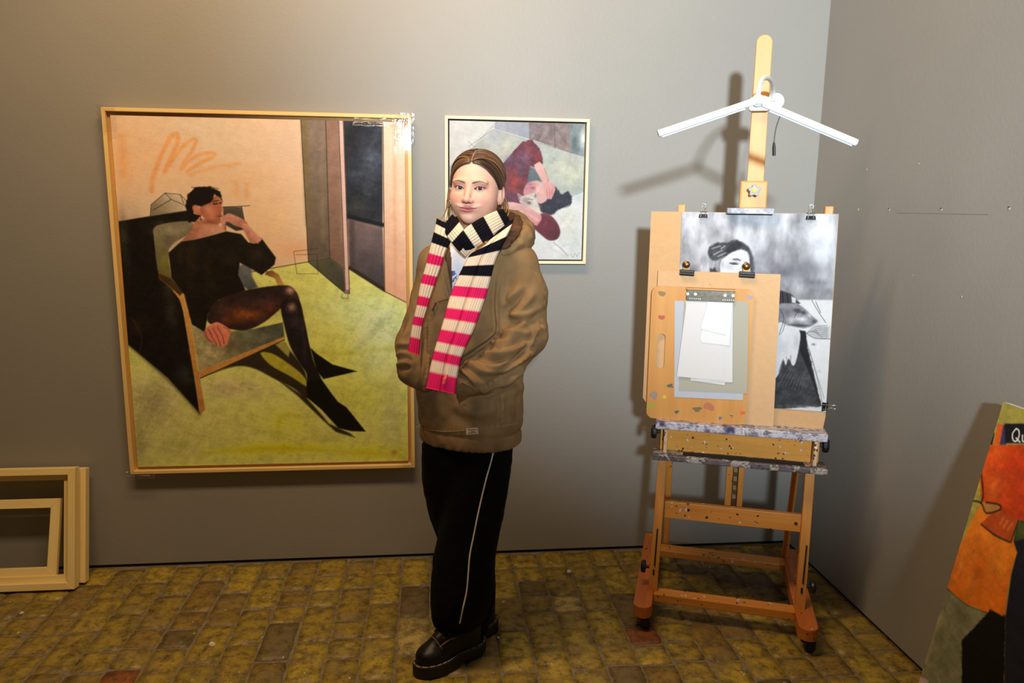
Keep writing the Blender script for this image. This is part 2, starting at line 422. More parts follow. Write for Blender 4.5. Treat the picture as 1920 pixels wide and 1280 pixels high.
# ------------------------------------------------------------------ large wrapped painting
FRW = wood('frame_wood', (234, 196, 120), (246, 212, 144), 2, 0.5, 40)
FRWX = wood('frame_wood_across', (234, 196, 120), (246, 212, 144), 0, 0.5, 40)
FRIN = wood('frame_wood_shaded', (196, 146, 76), (216, 166, 96), 2, 0.55, 40)
def frame_bars(root, x0, x1, z0, z1, yb, yf, face, lip_in=0.0, vm=None, hm=None, im=None):
    """four mitred bars: front strip of width face; depth yb (back) to yf (front)"""
    def bar(P, mat):
        a, b, c, d = P   # outer a,b inner c,d in (x, z)
        V = [(q[0], y, q[1]) for y in (yf, yb) for q in (a, b, c, d)]
        obj('frame_bar', MB().add(V, [(0, 1, 2, 3), (7, 6, 5, 4), (0, 4, 5, 1), (1, 5, 6, 2), (2, 6, 7, 3), (3, 7, 4, 0)]), mat, root, bevel=.0015, seg=1)
    f = face
    bar([(x0, z1), (x1, z1), (x1-f, z1-f), (x0+f, z1-f)], hm or FRWX)
    bar([(x1, z0), (x0, z0), (x0+f, z0+f), (x1-f, z0+f)], hm or FRWX)
    bar([(x0, z0), (x0, z1), (x0+f, z1-f), (x0+f, z0+f)], vm or FRW)
    bar([(x1, z1), (x1, z0), (x1-f, z0+f), (x1-f, z1-f)], vm or FRW)
PX0, PX1, PZ0, PZ1 = -2.8188, -1.6816, 0.4156, 1.8389
big = thing('framed_painting', 'large framed painting of a seated figure in black on a chair, wrapped in clear film', 'painting', (-2.25, -0.02, PZ0)); OFF[big.name] = (-2.25, -0.02, PZ0)
frame_bars(big, PX0, PX1, PZ0, PZ1, -0.004, -0.044, .014)
# inner step of the frame; its wood is darkened to carry the recess shade
def rebate(root, x0, x1, z0, z1, yf, yb, w_, mat):
    for a, b in (((x0, z1-w_), (x1, z1)), ((x0, z0), (x1, z0+w_)), ((x0, z0+w_), (x0+w_, z1-w_)), ((x1-w_, z0+w_), (x1, z1-w_))):
        obj('rebate', MB().span((a[0], yf, a[1]), (b[0], yb, b[1])), mat, root)
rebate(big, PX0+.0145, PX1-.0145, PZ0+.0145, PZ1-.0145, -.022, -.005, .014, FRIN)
CX0, CX1, CZ0, CZ1 = PX0+.027, PX1-.027, PZ0+.027, PZ1-.027; CY = -.031
def uv_big(px, py):
    q = at(px, py, CY); return (q[0]-CX0)/(CX1-CX0), (q[2]-CZ0)/(CZ1-CZ0)
cv = Canvas(500, 640, uv_big, .29, 11).zoom(180, 190, 3.048)
P_ = cv.poly
cv.fill((236, 208, 182), .05)
for x, y, rx, ry, c, al in ((250, 300, 260, 240, (242, 200, 160), .55), (700, 250, 260, 160, (230, 216, 202), .5), (900, 450, 300, 90, (242, 200, 162), .55), (560, 150, 240, 70, (230, 218, 206), .6),
        (1000, 700, 160, 200, (240, 202, 158), .6), (1080, 250, 90, 140, (224, 200, 184), .6), (850, 480, 240, 40, (232, 206, 180), .6), (260, 600, 160, 60, (226, 205, 186), .6), (1150, 850, 120, 60, (240, 176, 130), .6), (150, 350, 50, 190, (242, 182, 130), .5)):
    cv.blob(x, y, rx, ry, c, al, .05)
OR_ = (240, 176, 118)
cv.line([(318, 515), (325, 440), (360, 340), (405, 240), (440, 192), (466, 192), (462, 245), (425, 330), (392, 402)], 26, OR_, .85, 2)
cv.line([(392, 402), (440, 330), (505, 250), (556, 218), (572, 228), (548, 280), (505, 350), (488, 388), (535, 335), (605, 300), (668, 296), (668, 318), (610, 345), (520, 400)], 22, OR_, .8, 2)
cv.line([(540, 420), (660, 380), (820, 355)], 20, OR_, .6, 3); cv.line([(800, 470), (805, 540)], 30, OR_, .5, 3); cv.line([(860, 475), (862, 545)], 26, OR_, .5, 3); cv.line([(150, 190), (155, 420)], 30, OR_, .5, 5)
# floor of the picture
P_([(60, 1440), (150, 1350), (600, 1100), (885, 975), (1000, 955), (1215, 915), (1335, 898), (1450, 955), (1650, 1085), (1900, 1230), (1900, 2300), (60, 2300)], (176, 176, 84), tex=.16)
for x, y, rx, ry, c, al in ((1620, 1280, 190, 150, (186, 204, 152), .8), (1450, 1180, 220, 90, (172, 184, 112), .7), (950, 1020, 110, 60, (186, 186, 96), .7), (1380, 1480, 160, 170, (186, 188, 70), .7), (1600, 1450, 130, 160, (178, 186, 118), .7),
        (330, 1720, 170, 180, (160, 148, 108), .8), (760, 1640, 240, 70, (176, 160, 108), .8), (600, 1850, 300, 110, (172, 162, 84), .7), (1500, 1690, 200, 110, (168, 170, 62), .7), (1250, 1930, 300, 60, (168, 160, 70), .6),
        (1050, 1985, 330, 40, (196, 190, 30), .8), (1600, 2000, 220, 45, (190, 186, 40), .8), (450, 1990, 200, 60, (160, 152, 84), .7), (1690, 1800, 60, 220, (156, 152, 92), .7), (1090, 1840, 150, 80, (188, 184, 52), .6), (250, 1950, 60, 160, (140, 130, 84), .7)):
    cv.blob(x, y, rx, ry, c, al, .22)
# the painted floor is a light pigment
_g = np.clip((cv.a[..., 1]-cv.a[..., 2]-30)/40, 0, 1)[..., None]*np.clip((215-cv.a[..., :1])/30, 0, 1); cv.a = cv.a*(1-_g)+_g*np.minimum(cv.a*np.array([1.24, 1.28, 1.5])+6, 250)
cv.line([(1040, 1900), (1045, 1830), (1080, 1790), (1150, 1800)], 26, (200, 196, 40), .5, 4)
cv.line([(1220, 1420), (1420, 1440), (1760, 1400)], 22, (190, 194, 60), .4, 5); cv.line([(1500, 1400), (1700, 1190)], 30, (190, 206, 160), .5, 6); cv.line([(620, 2010), (900, 1985), (1250, 1990), (1760, 2030)], 20, (204, 198, 24), .5, 5)
# door panels and window
P_([(1170, 80), (1312, 80), (1336, 897), (1214, 916)], (140, 124, 112), c2=(104, 92, 78), g=[(1250, 100), (1270, 900)], tex=.16)
cv.line([(1190, 110), (1215, 700)], 36, (128, 112, 66), .6, 4, False); cv.line([(1290, 110), (1300, 800)], 20, (150, 132, 112), .4, 4, False)
P_([(1310, 80), (1388, 80), (1420, 955), (1335, 898)], (150, 118, 104), c2=(128, 100, 86), g=[(1340, 300), (1370, 900)], tex=.14)
cv.line([(1395, 300), (1405, 800)], 16, (170, 136, 110), .5, 3, False)
P_([(1214, 918), (1335, 899), (1418, 957), (1426, 1096), (1330, 1020)], (92, 92, 74), tex=.2, c2=(70, 72, 58), g=[(1230, 920), (1420, 1080)])
P_([(1412, 80), (1636, 80), (1638, 716), (1432, 664)], (40, 43, 52), tex=.5)
for x, y, rx, ry, c, al in ((1580, 330, 60, 90, (92, 104, 128), .7), (1490, 420, 70, 30, (70, 80, 100), .6), (1600, 160, 40, 40, (72, 80, 100), .6), (1560, 480, 60, 60, (70, 78, 92), .6), (1500, 600, 50, 50, (62, 64, 58), .6), (1460, 200, 40, 60, (26, 28, 32), .7), (1600, 600, 40, 60, (34, 38, 48), .7)): cv.blob(x, y, rx, ry, c, al, .4)
P_([(1434, 666), (1638, 716), (1650, 1084), (1450, 958)], (122, 104, 104), c2=(72, 66, 74), g=[(1500, 690), (1560, 1020)], tex=.2)
cv.line([(1432, 656), (1640, 706)], 26, (22, 22, 26), 1, 1.5, False); cv.line([(1450, 950), (1650, 1078)], 24, (52, 40, 30), 1, 1.2, False); cv.line([(1462, 690), (1466, 950)], 30, (66, 58, 60), .6, 3, False)
P_([(1638, 80), (1800, 80), (1800, 1172), (1650, 1086)], (236, 208, 184), c2=(230, 178, 146), g=[(1700, 300), (1700, 1100)], tex=.07)
cv.line([(1705, 130), (1710, 1110)], 18, (216, 156, 120), .5, 3, False); cv.line([(1740, 130), (1745, 800)], 16, (228, 206, 186), .5, 3, False)
P_([(1383, 80), (1413, 80), (1449, 1100), (1424, 1100)], (226, 190, 184), tex=.07)
P_([(1426, 1076), (1449, 1076), (1449, 1100), (1426, 1100)], (150, 118, 118))
BK = (30, 26, 24)
for l in ([(1170, 90), (1214, 916)], [(1312, 90), (1336, 897)], [(1214, 916), (1336, 898), (1420, 955)], [(1640, 110), (1650, 1086)], [(885, 975), (1214, 916)], [(1650, 1086), (1770, 1146)], [(1214, 918), (1424, 1096)], [(1386, 100), (1425, 1080)], [(1413, 110), (1449, 1098)]): cv.line(l, 5, BK, .75, .6, False)
for l in ([(1130, 857), (1268, 840)], [(1130, 857), (1148, 985)], [(1142, 876), (1262, 874)], [(1262, 874), (1270, 985)], [(1148, 985), (1270, 985)], [(1405, 1100), (1405, 1125), (1440, 1125), (1440, 1095)]): cv.line(l, 3.5, BK, .55, .5, False)
# shadows on the painted floor
SH = (52, 46, 34)
P_([(600, 1575), (720, 1528), (900, 1410), (1040, 1380), (1110, 1425), (1190, 1535), (1210, 1630), (1200, 1700), (1130, 1640), (1010, 1580), (900, 1525), (790, 1515)], SH, 2, smooth=True)
P_([(940, 1438), (1010, 1442), (1120, 1512), (1190, 1575), (1206, 1628), (1110, 1570), (1000, 1508)], (186, 182, 62), 1.5, smooth=True)
P_([(1020, 1385), (1080, 1370), (1110, 1420), (1100, 1460)], (170, 166, 84), 1.5)
P_([(1000, 1560), (1210, 1700), (1290, 1790), (1330, 1840), (1450, 1895), (1480, 1920), (1370, 1888), (1280, 1805), (1150, 1680)], SH, 2)
# chair
P_([(310, 655), (315, 590), (395, 524), (482, 532), (524, 578), (524, 625)], (222, 208, 188), c2=(136, 126, 108), g=[(470, 540), (330, 640)], tex=.15)
for l in ([(310, 655), (315, 590), (395, 524), (482, 532), (524, 578)], [(395, 524), (430, 560), (524, 600)], [(482, 532), (500, 580)], [(330, 620), (430, 560)]): cv.line(l, 4, BK, .7, .6, False)
P_([(100, 690), (310, 655), (530, 622), (540, 700), (345, 712), (332, 780), (362, 990), (480, 1120), (500, 1210), (560, 1540), (592, 1782), (410, 1580), (190, 1395), (100, 1330)], (24, 21, 19), tex=.5)
for x, y, rx, ry, c, al in ((160, 780, 30, 160, (58, 60, 44), .7), (240, 860, 50, 180, (16, 14, 13), .6), (250, 1280, 70, 60, (46, 34, 28), .7), (430, 1190, 40, 120, (52, 52, 44), .8), (420, 1060, 40, 60, (70, 66, 52), .6), (400, 690, 100, 20, (40, 40, 30), .6), (500, 1570, 50, 60, (46, 52, 50), .8)): cv.blob(x, y, rx, ry, c, al, .5)
cv.line([(190, 1395), (410, 1590), (592, 1785)], 14, (60, 52, 40), .6, 3); cv.line([(200, 1230), (260, 1340), (250, 1430)], 8, (70, 60, 48), .5, 2)
P_([(345, 712), (535, 685), (545, 745), (432, 822), (416, 900), (434, 1060), (360, 985), (335, 800)], (134, 128, 110), c2=(112, 110, 66), g=[(430, 720), (400, 980)], smooth=True)
for x, y, rx, ry, c, al in ((430, 740, 80, 30, (160, 150, 132), .6), (390, 920, 20, 60, (128, 128, 44), .7), (410, 800, 40, 40, (96, 92, 80), .6)): cv.blob(x, y, rx, ry, c, al, .3)
P_([(725, 602), (832, 602), (846, 676), (866, 730), (800, 740), (730, 700)], (88, 84, 80), 1.5, c2=(60, 56, 54), g=[(800, 600), (820, 720)]); cv.line([(725, 604), (880, 596)], 4, BK, .8, .6, False); cv.line([(832, 602), (848, 680)], 4, BK, .8, .6, False)
P_([(800, 950), (886, 905), (892, 1000), (925, 1062), (870, 1080), (820, 1040)], (112, 120, 130), 2, c2=(86, 92, 100), g=[(830, 950), (880, 1060)])
P_([(545, 1280), (650, 1325), (900, 1300), (1068, 1262), (1078, 1352), (590, 1540)], (168, 160, 120), c2=(84, 90, 80), g=[(620, 1420), (1000, 1320)], tex=.3)
for x, y, rx, ry, c, al in ((680, 1440, 90, 60, (190, 178, 136), .7), (900, 1350, 80, 30, (120, 124, 104), .6), (760, 1400, 30, 60, (96, 88, 60), .6)): cv.blob(x, y, rx, ry, c, al, .4)
P_([(580, 1545), (1078, 1342), (1078, 1362), (596, 1582)], (206, 152, 84)); cv.line([(596, 1582), (1078, 1362)], 7, (60, 40, 24), .8, .8, False)
P_([(358, 978), (430, 1012), (500, 1090), (524, 1130), (546, 1280), (575, 1480), (590, 1560), (624, 1762), (596, 1784), (560, 1570), (528, 1380), (500, 1190), (476, 1130), (425, 1062), (362, 1012)], (222, 168, 96), c2=(196, 138, 70), g=[(510, 1150), (600, 1760)])
P_([(358, 978), (430, 1012), (500, 1090), (480, 1110), (425, 1062), (362, 1012)], (74, 56, 28)); cv.blob(508, 1130, 14, 30, (224, 170, 104), .8, .1)
P_([(972, 972), (1005, 965), (1045, 990), (1076, 1050), (1045, 1064), (1022, 1012), (968, 990)], (206, 164, 104), c2=(120, 84, 44), g=[(1060, 1050), (980, 970)])
# the sitter
SK = (202, 142, 122)
P_([(485, 802), (545, 735), (575, 660), (690, 690), (745, 742), (640, 772), (560, 790)], (190, 128, 106), c2=(214, 164, 146), g=[(570, 700), (690, 770)])
P_([(485, 802), (560, 790), (640, 772), (745, 742), (830, 758), (870, 805), (905, 812), (945, 780), (1028, 892), (1020, 932), (946, 992), (880, 952), (822, 922), (812, 990), (855, 1080), (700, 1135), (640, 1215), (622, 1318), (548, 1275), (505, 1105), (432, 1010), (414, 865)], (27, 22, 18), tex=.5)
for x, y, rx, ry, c, al in ((540, 900, 40, 120, (56, 44, 28), .55), (650, 960, 30, 140, (44, 34, 22), .5), (760, 900, 50, 40, (48, 40, 34), .5), (930, 880, 40, 50, (52, 44, 34), .55), (480, 860, 30, 50, (62, 50, 46), .5)): cv.blob(x, y, rx, ry, c, al, .4)
P_([(590, 610), (640, 568), (700, 528), (722, 575), (718, 600), (729, 622), (716, 634), (722, 655), (712, 664), (716, 690), (690, 706), (640, 690), (600, 648), (560, 622), (560, 598)], (172, 106, 86), 1.2, tex=.12)
for x, y, rx, ry, c, al in ((660, 640, 30, 40, (208, 140, 116), .8), (640, 610, 24, 24, (220, 156, 130), .5), (700, 560, 14, 30, (196, 136, 114), .7), (640, 690, 40, 12, (120, 68, 56), .6), (722, 618, 6, 10, (226, 164, 144), .7), (700, 655, 12, 5, (140, 62, 58), .8)): cv.blob(x, y, rx, ry, c, al, .1)
cv.line([(672, 586), (692, 584)], 9, (48, 26, 24), .9, .8, False); cv.line([(668, 572), (700, 566)], 6, (40, 24, 22), .8, .8, False); cv.line([(706, 582), (716, 580)], 7, (48, 26, 24), .9, .8, False); cv.line([(700, 656), (720, 656)], 5, (110, 48, 46), .9, .6, False)
P_([(514, 600), (524, 532), (566, 492), (650, 486), (712, 516), (724, 572), (704, 546), (676, 530), (662, 572), (604, 604), (562, 594), (560, 640), (596, 652), (566, 690), (530, 692), (520, 650)], (22, 17, 17), 1.2, rag=1.5)
P_([(552, 598), (584, 600), (598, 640), (576, 648), (558, 628)], (200, 128, 108), smooth=True); cv.line([(596, 654), (600, 682)], 5, (60, 50, 46), .9, .6, False); cv.line([(546, 490), (560, 494)], 5, BK, .7, .6, False); cv.line([(650, 486), (700, 500)], 5, BK, .6, .6, False)
P_([(714, 672), (740, 648), (770, 642), (856, 684), (862, 726), (800, 712), (758, 690), (742, 700), (744, 738), (724, 728)], (222, 166, 150), smooth=True, c2=(186, 124, 108), g=[(760, 640), (800, 720)])
P_([(826, 690), (862, 700), (950, 788), (925, 812), (880, 806), (842, 735)], (216, 160, 148), c2=(180, 120, 106), g=[(900, 740), (860, 780)]); cv.line([(760, 690), (742, 690), (740, 730)], 5, (100, 52, 46), .7, .8)
P_([(700, 1135), (860, 1078), (1075, 1050), (1140, 1082), (1166, 1150), (1160, 1200), (1100, 1150), (1060, 1180), (960, 1262), (860, 1306), (760, 1300), (650, 1270), (640, 1215)], (48, 34, 36), tex=.4, smooth=True)
for x, y, rx, ry, c, al in ((850, 1215, 120, 42, (142, 80, 40), .85), (770, 1250, 60, 30, (120, 60, 36), .7), (960, 1150, 90, 24, (92, 66, 60), .6), (1000, 1180, 60, 30, (110, 50, 34), .5), (1108, 1082, 26, 22, (206, 164, 152), .95), (720, 1180, 40, 40, (74, 54, 46), .6), (1140, 1120, 16, 30, (70, 58, 64), .6)): cv.blob(x, y, rx, ry, c, al, .3)
P_([(1056, 1168), (1100, 1130), (1162, 1140), (1192, 1255), (1222, 1400), (1250, 1500), (1290, 1590), (1300, 1640), (1210, 1660), (1205, 1560), (1160, 1490), (1110, 1400), (1078, 1290)], (34, 27, 31), tex=.4, smooth=True)
for x, y, rx, ry, c, al in ((1120, 1178, 24, 26, (208, 166, 152), .95), (1140, 1260, 30, 60, (70, 54, 60), .7), (1190, 1400, 14, 90, (62, 48, 54), .6), (1180, 1290, 16, 40, (84, 68, 74), .5)): cv.blob(x, y, rx, ry, c, al, .3)
P_([(1226, 1408), (1260, 1440), (1350, 1502), (1492, 1542), (1300, 1586), (1262, 1540)], (20, 18, 18), tex=.3)
P_([(1204, 1600), (1290, 1590), (1340, 1660), (1382, 1715), (1432, 1748), (1542, 1886), (1460, 1884), (1385, 1866), (1290, 1762), (1204, 1690)], (19, 17, 17), tex=.3)
P_([(618, 1315), (650, 1278), (700, 1262), (762, 1310), (752, 1372), (718, 1398), (664, 1366), (630, 1350)], (206, 112, 96), smooth=True, c2=(236, 150, 130), g=[(650, 1370), (700, 1280)])
for l in ([(634, 1312), (650, 1350), (676, 1372)], [(655, 1300), (682, 1352), (702, 1386)], [(680, 1292), (708, 1345), (724, 1392)], [(706, 1286), (734, 1335), (744, 1380)]): cv.line(l, 24, (226, 136, 116), 1, 1.2); cv.line([(q[0]-12, q[1]+4) for q in l], 5, (120, 42, 38), .8, .9)
cv.line([(735, 1290), (755, 1305), (768, 1318)], 18, (216, 120, 100), 1, 1.2)
cv.blob(1705, 2005, 20, 14, (150, 70, 60), .5)
canvas_mesh('painted_canvas', cv, (CX0, CY, CZ0), (CX1-CX0, 0, 0), (0, 0, CZ1-CZ0), OIL, big)
obj('stretcher', MB().span((CX0, CY+.0012, CZ0), (CX1, -.0058, CZ1)), plain('canvas_edge', (170, 150, 110), .8), big)
# clear film pulled over the front, bunched at the corners
def film_mat(name, bstr, gl, rg=.12):
    t = NT(name); tr = t.n('BsdfTransparent'); gs = t.n('BsdfGlossy'); gs.inputs['Roughness'].default_value = rg
    mx = t.n('MixShader'); fr = t.n('LayerWeight'); fr.inputs['Blend'].default_value = .12
    v = t.coord((1, 1, .12)); f = t.noise(v, 30, 4, .6, 1.0); bp = t.n('Bump'); bp.inputs['Strength'].default_value = bstr; bp.inputs['Distance'].default_value = .01
    t.l(f, bp.inputs['Height']); t.l(bp.outputs[0], gs.inputs['Normal'])
    mu = t.n('Math', operation='MULTIPLY_ADD'); t.l(fr.outputs['Fresnel'], mu.inputs[0]); mu.inputs[1].default_value = .16; mu.inputs[2].default_value = gl; mu.use_clamp = True
    t.l(mu.outputs[0], mx.inputs[0]); t.l(tr.outputs[0], mx.inputs[1]); t.l(gs.outputs[0], mx.inputs[2]); t.l(mx.outputs[0], t.out.inputs[0]); t.t.nodes.remove(t.b)
    return t.m
FILM = film_mat('clear_film', .015, .003, .05); FILM2 = film_mat('bunched_film', .8, .12)
def sheet(x0, x1, z0, z1, y, amp, nx, nz, seed, stretch=(1, 1)):
    r = vnoise(nz+1, nx+1, stretch[0], stretch[1], seed, 3)-.5
    V = [(x0+(x1-x0)*i/nx, y-abs(amp)*(r[j, i]+.5), z0+(z1-z0)*j/nz) for j in range(nz+1) for i in range(nx+1)]
    return MB().add(V, [(j*(nx+1)+i, j*(nx+1)+i+1, (j+1)*(nx+1)+i+1, (j+1)*(nx+1)+i) for j in range(nz) for i in range(nx)])
obj('film_sheet', sheet(PX0+.002, PX1-.002, PZ0+.002, PZ1-.002, -.0455, .002, 60, 70, 3, (8, 30)), FILM, big, smooth=True)
obj('film_overlap', sheet(PX1-.075, PX1-.01, PZ0+.004, PZ1-.12, -.0485, .002, 12, 60, 4, (3, 30)), FILM, big, smooth=True)
def crumple(xa, xb, za, zb, seed, st):
    V = []; nx, nz = 26, 26; r = vnoise(nz+1, nx+1, st[0], st[1], seed, 3); r2 = vnoise(nz+1, nx+1, 4, 4, seed+9, 3)-.5
    for j in range(nz+1):
        for i in range(nx+1):
            V.append((xa+(xb-xa)*i/nx+.006*r2[j, i], -.0495-.009*r[j, i], za+(zb-za)*j/nz+.006*r2[nz-j, i]))
    return MB().add(V, [(j*(nx+1)+i, j*(nx+1)+i+1, (j+1)*(nx+1)+i+1, (j+1)*(nx+1)+i) for j in range(nz) for i in range(nx)])
for xa, xb, za, zb, sd, st in ((PX0-.010, PX0+.055, PZ1-.09, PZ1+.006, 1, (3, 14)), (PX1-.065, PX1+.012, PZ1-.11, PZ1+.006, 2, (2.2, 14)), (PX1-.22, PX1-.06, PZ1-.05, PZ1-.012, 5, (14, 3)), (PX0-.012, PX0+.10, PZ0-.018, PZ0+.014, 3, (12, 3)), (PX1-.05, PX1+.006, PZ0-.004, PZ0+.05, 4, (4, 4))):
    obj('bunched_film', crumple(xa, xb, za, zb, sd, st), FILM2, big, smooth=True)

# ------------------------------------------------------------------ small framed painting
SX0, SX1, SZ0, SZ1 = -1.5524, -0.9786, 1.2682, 1.8415
FRP = wood('pale_frame', (232, 206, 164), (244, 222, 184), 2, .5, 40); FRPX = wood('pale_frame_across', (232, 206, 164), (244, 222, 184), 0, .5, 40)
sml = thing('framed_painting', 'small square framed painting of a reclining figure in maroon cuddling a cat', 'painting', (-1.265, -.016, SZ0)); OFF[sml.name] = (-1.265, -.016, SZ0)
frame_bars(sml, SX0, SX1, SZ0, SZ1, -.003, -.034, .012, vm=FRP, hm=FRPX)
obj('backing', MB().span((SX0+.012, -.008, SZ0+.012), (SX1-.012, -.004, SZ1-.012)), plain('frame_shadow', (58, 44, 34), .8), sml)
DX0, DX1, DZ0, DZ1 = SX0+.018, SX1-.018, SZ0+.018, SZ1-.018; DY = -.029
def uv_small(px, py):
    q = at(px, py, DY); return (q[0]-DX0)/(DX1-DX0), (q[2]-DZ0)/(DZ1-DZ0)
cv = Canvas(300, 300, uv_small, .27, 23).zoom(820, 200, 4.13); P_ = cv.poly
cv.fill((206, 212, 214), .1)
P_([(60, 500), (240, 310), (430, 178), (720, 262), (1180, 395), (1180, 700), (900, 900), (300, 900), (60, 900)], (172, 178, 170), tex=.12)
for x, y, rx, ry, c, al in ((350, 220, 80, 50, (190, 196, 212), .6), (960, 470, 130, 90, (192, 194, 170), .7), (1060, 560, 60, 100, (196, 196, 166), .6), (500, 320, 120, 50, (196, 192, 176), .6), (880, 400, 60, 60, (160, 172, 166), .6), (1090, 650, 50, 60, (140, 156, 150), .7), (150, 300, 60, 90, (222, 228, 232), .7), (450, 250, 50, 60, (180, 190, 210), .6)): cv.blob(x, y, rx, ry, c, al)
P_([(60, 60), (430, 60), (430, 180), (290, 300), (60, 470)], (214, 216, 214), tex=.1); cv.line([(300, 290), (430, 150)], 16, (176, 170, 180), .7, 2, False); cv.line([(240, 270), (290, 310)], 4, (90, 86, 96), .6, .6, False)
P_([(455, 90), (708, 90), (712, 250), (440, 172)], (158, 162, 174), c2=(138, 144, 158), g=[(480, 130), (700, 230)], tex=.15)
P_([(708, 90), (1024, 90), (1034, 358), (712, 248)], (112, 100, 106), tex=.3, c2=(128, 112, 108), g=[(730, 150), (1000, 300)])
cv.line([(905, 130), (912, 320)], 8, (84, 74, 84), .6, 1.2, False); cv.line([(740, 150), (900, 250)], 10, (140, 124, 122), .3, 2); cv.line([(930, 180), (1010, 300)], 12, (92, 82, 92), .4, 2)
P_([(1024, 90), (1200, 90), (1200, 400), (1034, 358)], (110, 122, 126), tex=.3); cv.blob(1130, 240, 30, 90, (210, 216, 214), .8); cv.blob(1060, 280, 24, 60, (76, 90, 96), .7)
for l in ([(430, 178), (720, 262), (1160, 392)], [(710, 130), (712, 248)], [(1024, 140), (1034, 358)], [(240, 310), (430, 178)]): cv.line(l, 4, (84, 86, 96), .6, .6, False)
P_([(640, 860), (900, 820), (1040, 700), (1180, 640), (1180, 1260), (640, 1260)], (222, 226, 226), tex=.08)
for x, y, rx, ry, c, al in ((1020, 900, 80, 120, (216, 214, 196), .6), (950, 1100, 90, 50, (228, 232, 240), .7), (1080, 1040, 40, 90, (206, 218, 220), .6), (900, 1000, 40, 30, (196, 204, 206), .5), (1090, 700, 50, 40, (178, 192, 190), .6)): cv.blob(x, y, rx, ry, c, al)
cv.line([(900, 1050), (960, 1100), (1010, 1155)], 7, (120, 126, 130), .7, 1); cv.line([(960, 860), (1040, 960), (1110, 1100)], 16, (206, 208, 196), .6, 3); cv.line([(880, 1090), (1000, 1170)], 14, (208, 200, 186), .6, 3)
MR = (98, 50, 60)
P_([(420, 560), (510, 440), (600, 335), (660, 268), (730, 252), (792, 330), (818, 400), (812, 446), (752, 470), (722, 452), (712, 560), (700, 640), (640, 760), (420, 800)], MR, smooth=False, tex=.4, rag=2)
for x, y, rx, ry, c, al in ((600, 580, 60, 100, (140, 56, 52), .7), (570, 420, 50, 50, (92, 76, 108), .7), (720, 330, 50, 40, (122, 58, 66), .7), (660, 420, 40, 80, (84, 70, 100), .6), (780, 410, 30, 50, (134, 56, 62), .7), (580, 700, 60, 40, (70, 58, 76), .6), (700, 400, 24, 50, (104, 78, 96), .5), (640, 500, 30, 40, (66, 62, 84), .6)): cv.blob(x, y, rx, ry, c, al, .35)
P_([(716, 462), (756, 478), (812, 580), (700, 610), (690, 640)], (88, 98, 106), 2, tex=.2); P_([(640, 760), (690, 650), (700, 600), (800, 790), (700, 800)], (78, 78, 92), 3, tex=.3)
P_([(900, 615), (940, 650), (965, 672), (1012, 660), (1042, 705), (1030, 760), (980, 782), (930, 800), (880, 836), (800, 812), (775, 750), (850, 715), (895, 690)], (46, 46, 58), 2, smooth=True, rag=3, tex=.4); cv.blob(960, 730, 40, 20, (66, 66, 84), .6); cv.blob(860, 780, 40, 20, (58, 58, 74), .6)
P_([(668, 650), (700, 592), (792, 578), (836, 690), (842, 728), (792, 748), (768, 690), (684, 690)], (196, 122, 132), 1.5, smooth=True, c2=(222, 160, 156), g=[(690, 640), (800, 620)])
for x, y, rx, ry, c, al in ((740, 630, 24, 16, (120, 66, 80), .7), (780, 640, 14, 24, (236, 180, 170), .8), (810, 710, 20, 20, (224, 170, 160), .7), (720, 600, 30, 10, (150, 84, 94), .6)): cv.blob(x, y, rx, ry, c, al, .2)
P_([(748, 452), (790, 424), (812, 446), (850, 560), (908, 612), (914, 640), (906, 664), (884, 716), (862, 712), (846, 704), (828, 662), (820, 590), (764, 492)], (230, 168, 162), 1.2, c2=(214, 140, 140), g=[(790, 440), (860, 700)])
cv.line([(830, 480), (862, 570)], 8, (190, 90, 90), .6, 1.5); 
for l in ([(846, 640), (852, 700)], [(866, 640), (872, 710)], [(888, 640), (890, 700)]): cv.line(l, 5, (168, 96, 100), .8, .8, False)
P_([(618, 668), (660, 690), (738, 670), (772, 655), (774, 740), (806, 830), (740, 810), (690, 770), (640, 742)], (206, 194, 184), 1.5, tex=.2, rag=1.5)
for x, y, rx, ry, c, al in ((680, 720, 30, 24, (128, 104, 110), .7), (710, 745, 20, 14, (66, 52, 62), .8), (640, 690, 14, 14, (112, 80, 88), .8), (760, 690, 10, 20, (108, 84, 90), .8), (770, 790, 24, 40, (232, 224, 210), .8)): cv.blob(x, y, rx, ry, c, al, .3)
cv.line([(618, 668), (640, 720)], 6, (90, 70, 80), .8, .8, False); cv.line([(700, 712), (740, 720)], 6, (50, 40, 50), .7, .8, False)
P_([(800, 830), (872, 838), (930, 900), (952, 970), (928, 1024), (862, 1034), (790, 980), (738, 925), (780, 900)], (104, 46, 56), 1.5, smooth=True, tex=.3, c2=(82, 36, 46), g=[(830, 860), (860, 1020)])
P_([(500, 740), (580, 738), (650, 752), (740, 792), (804, 838), (808, 870), (772, 922), (700, 888), (630, 822), (560, 830), (500, 830)], (228, 172, 168), 1.4, c2=(206, 130, 132), g=[(650, 760), (640, 850)]); cv.line([(600, 800), (700, 830), (780, 880)], 14, (236, 196, 188), .6, 3)
cv.line([(1035, 1140), (1050, 1165), (1065, 1135), (1080, 1160), (1090, 1135), (1105, 1130)], 4, (140, 130, 150), .8, .6)
cv.a = np.where(cv.a > 120, 120+(cv.a-120)*.72, cv.a)
canvas_mesh('painted_canvas', cv, (DX0, DY, DZ0), (DX1-DX0, 0, 0), (0, 0, DZ1-DZ0), OIL, sml)
obj('stretcher', MB().span((DX0, DY+.0012, DZ0), (DX1, -.0085, DZ1)), plain('frame_shadow', (58, 44, 34)), sml)

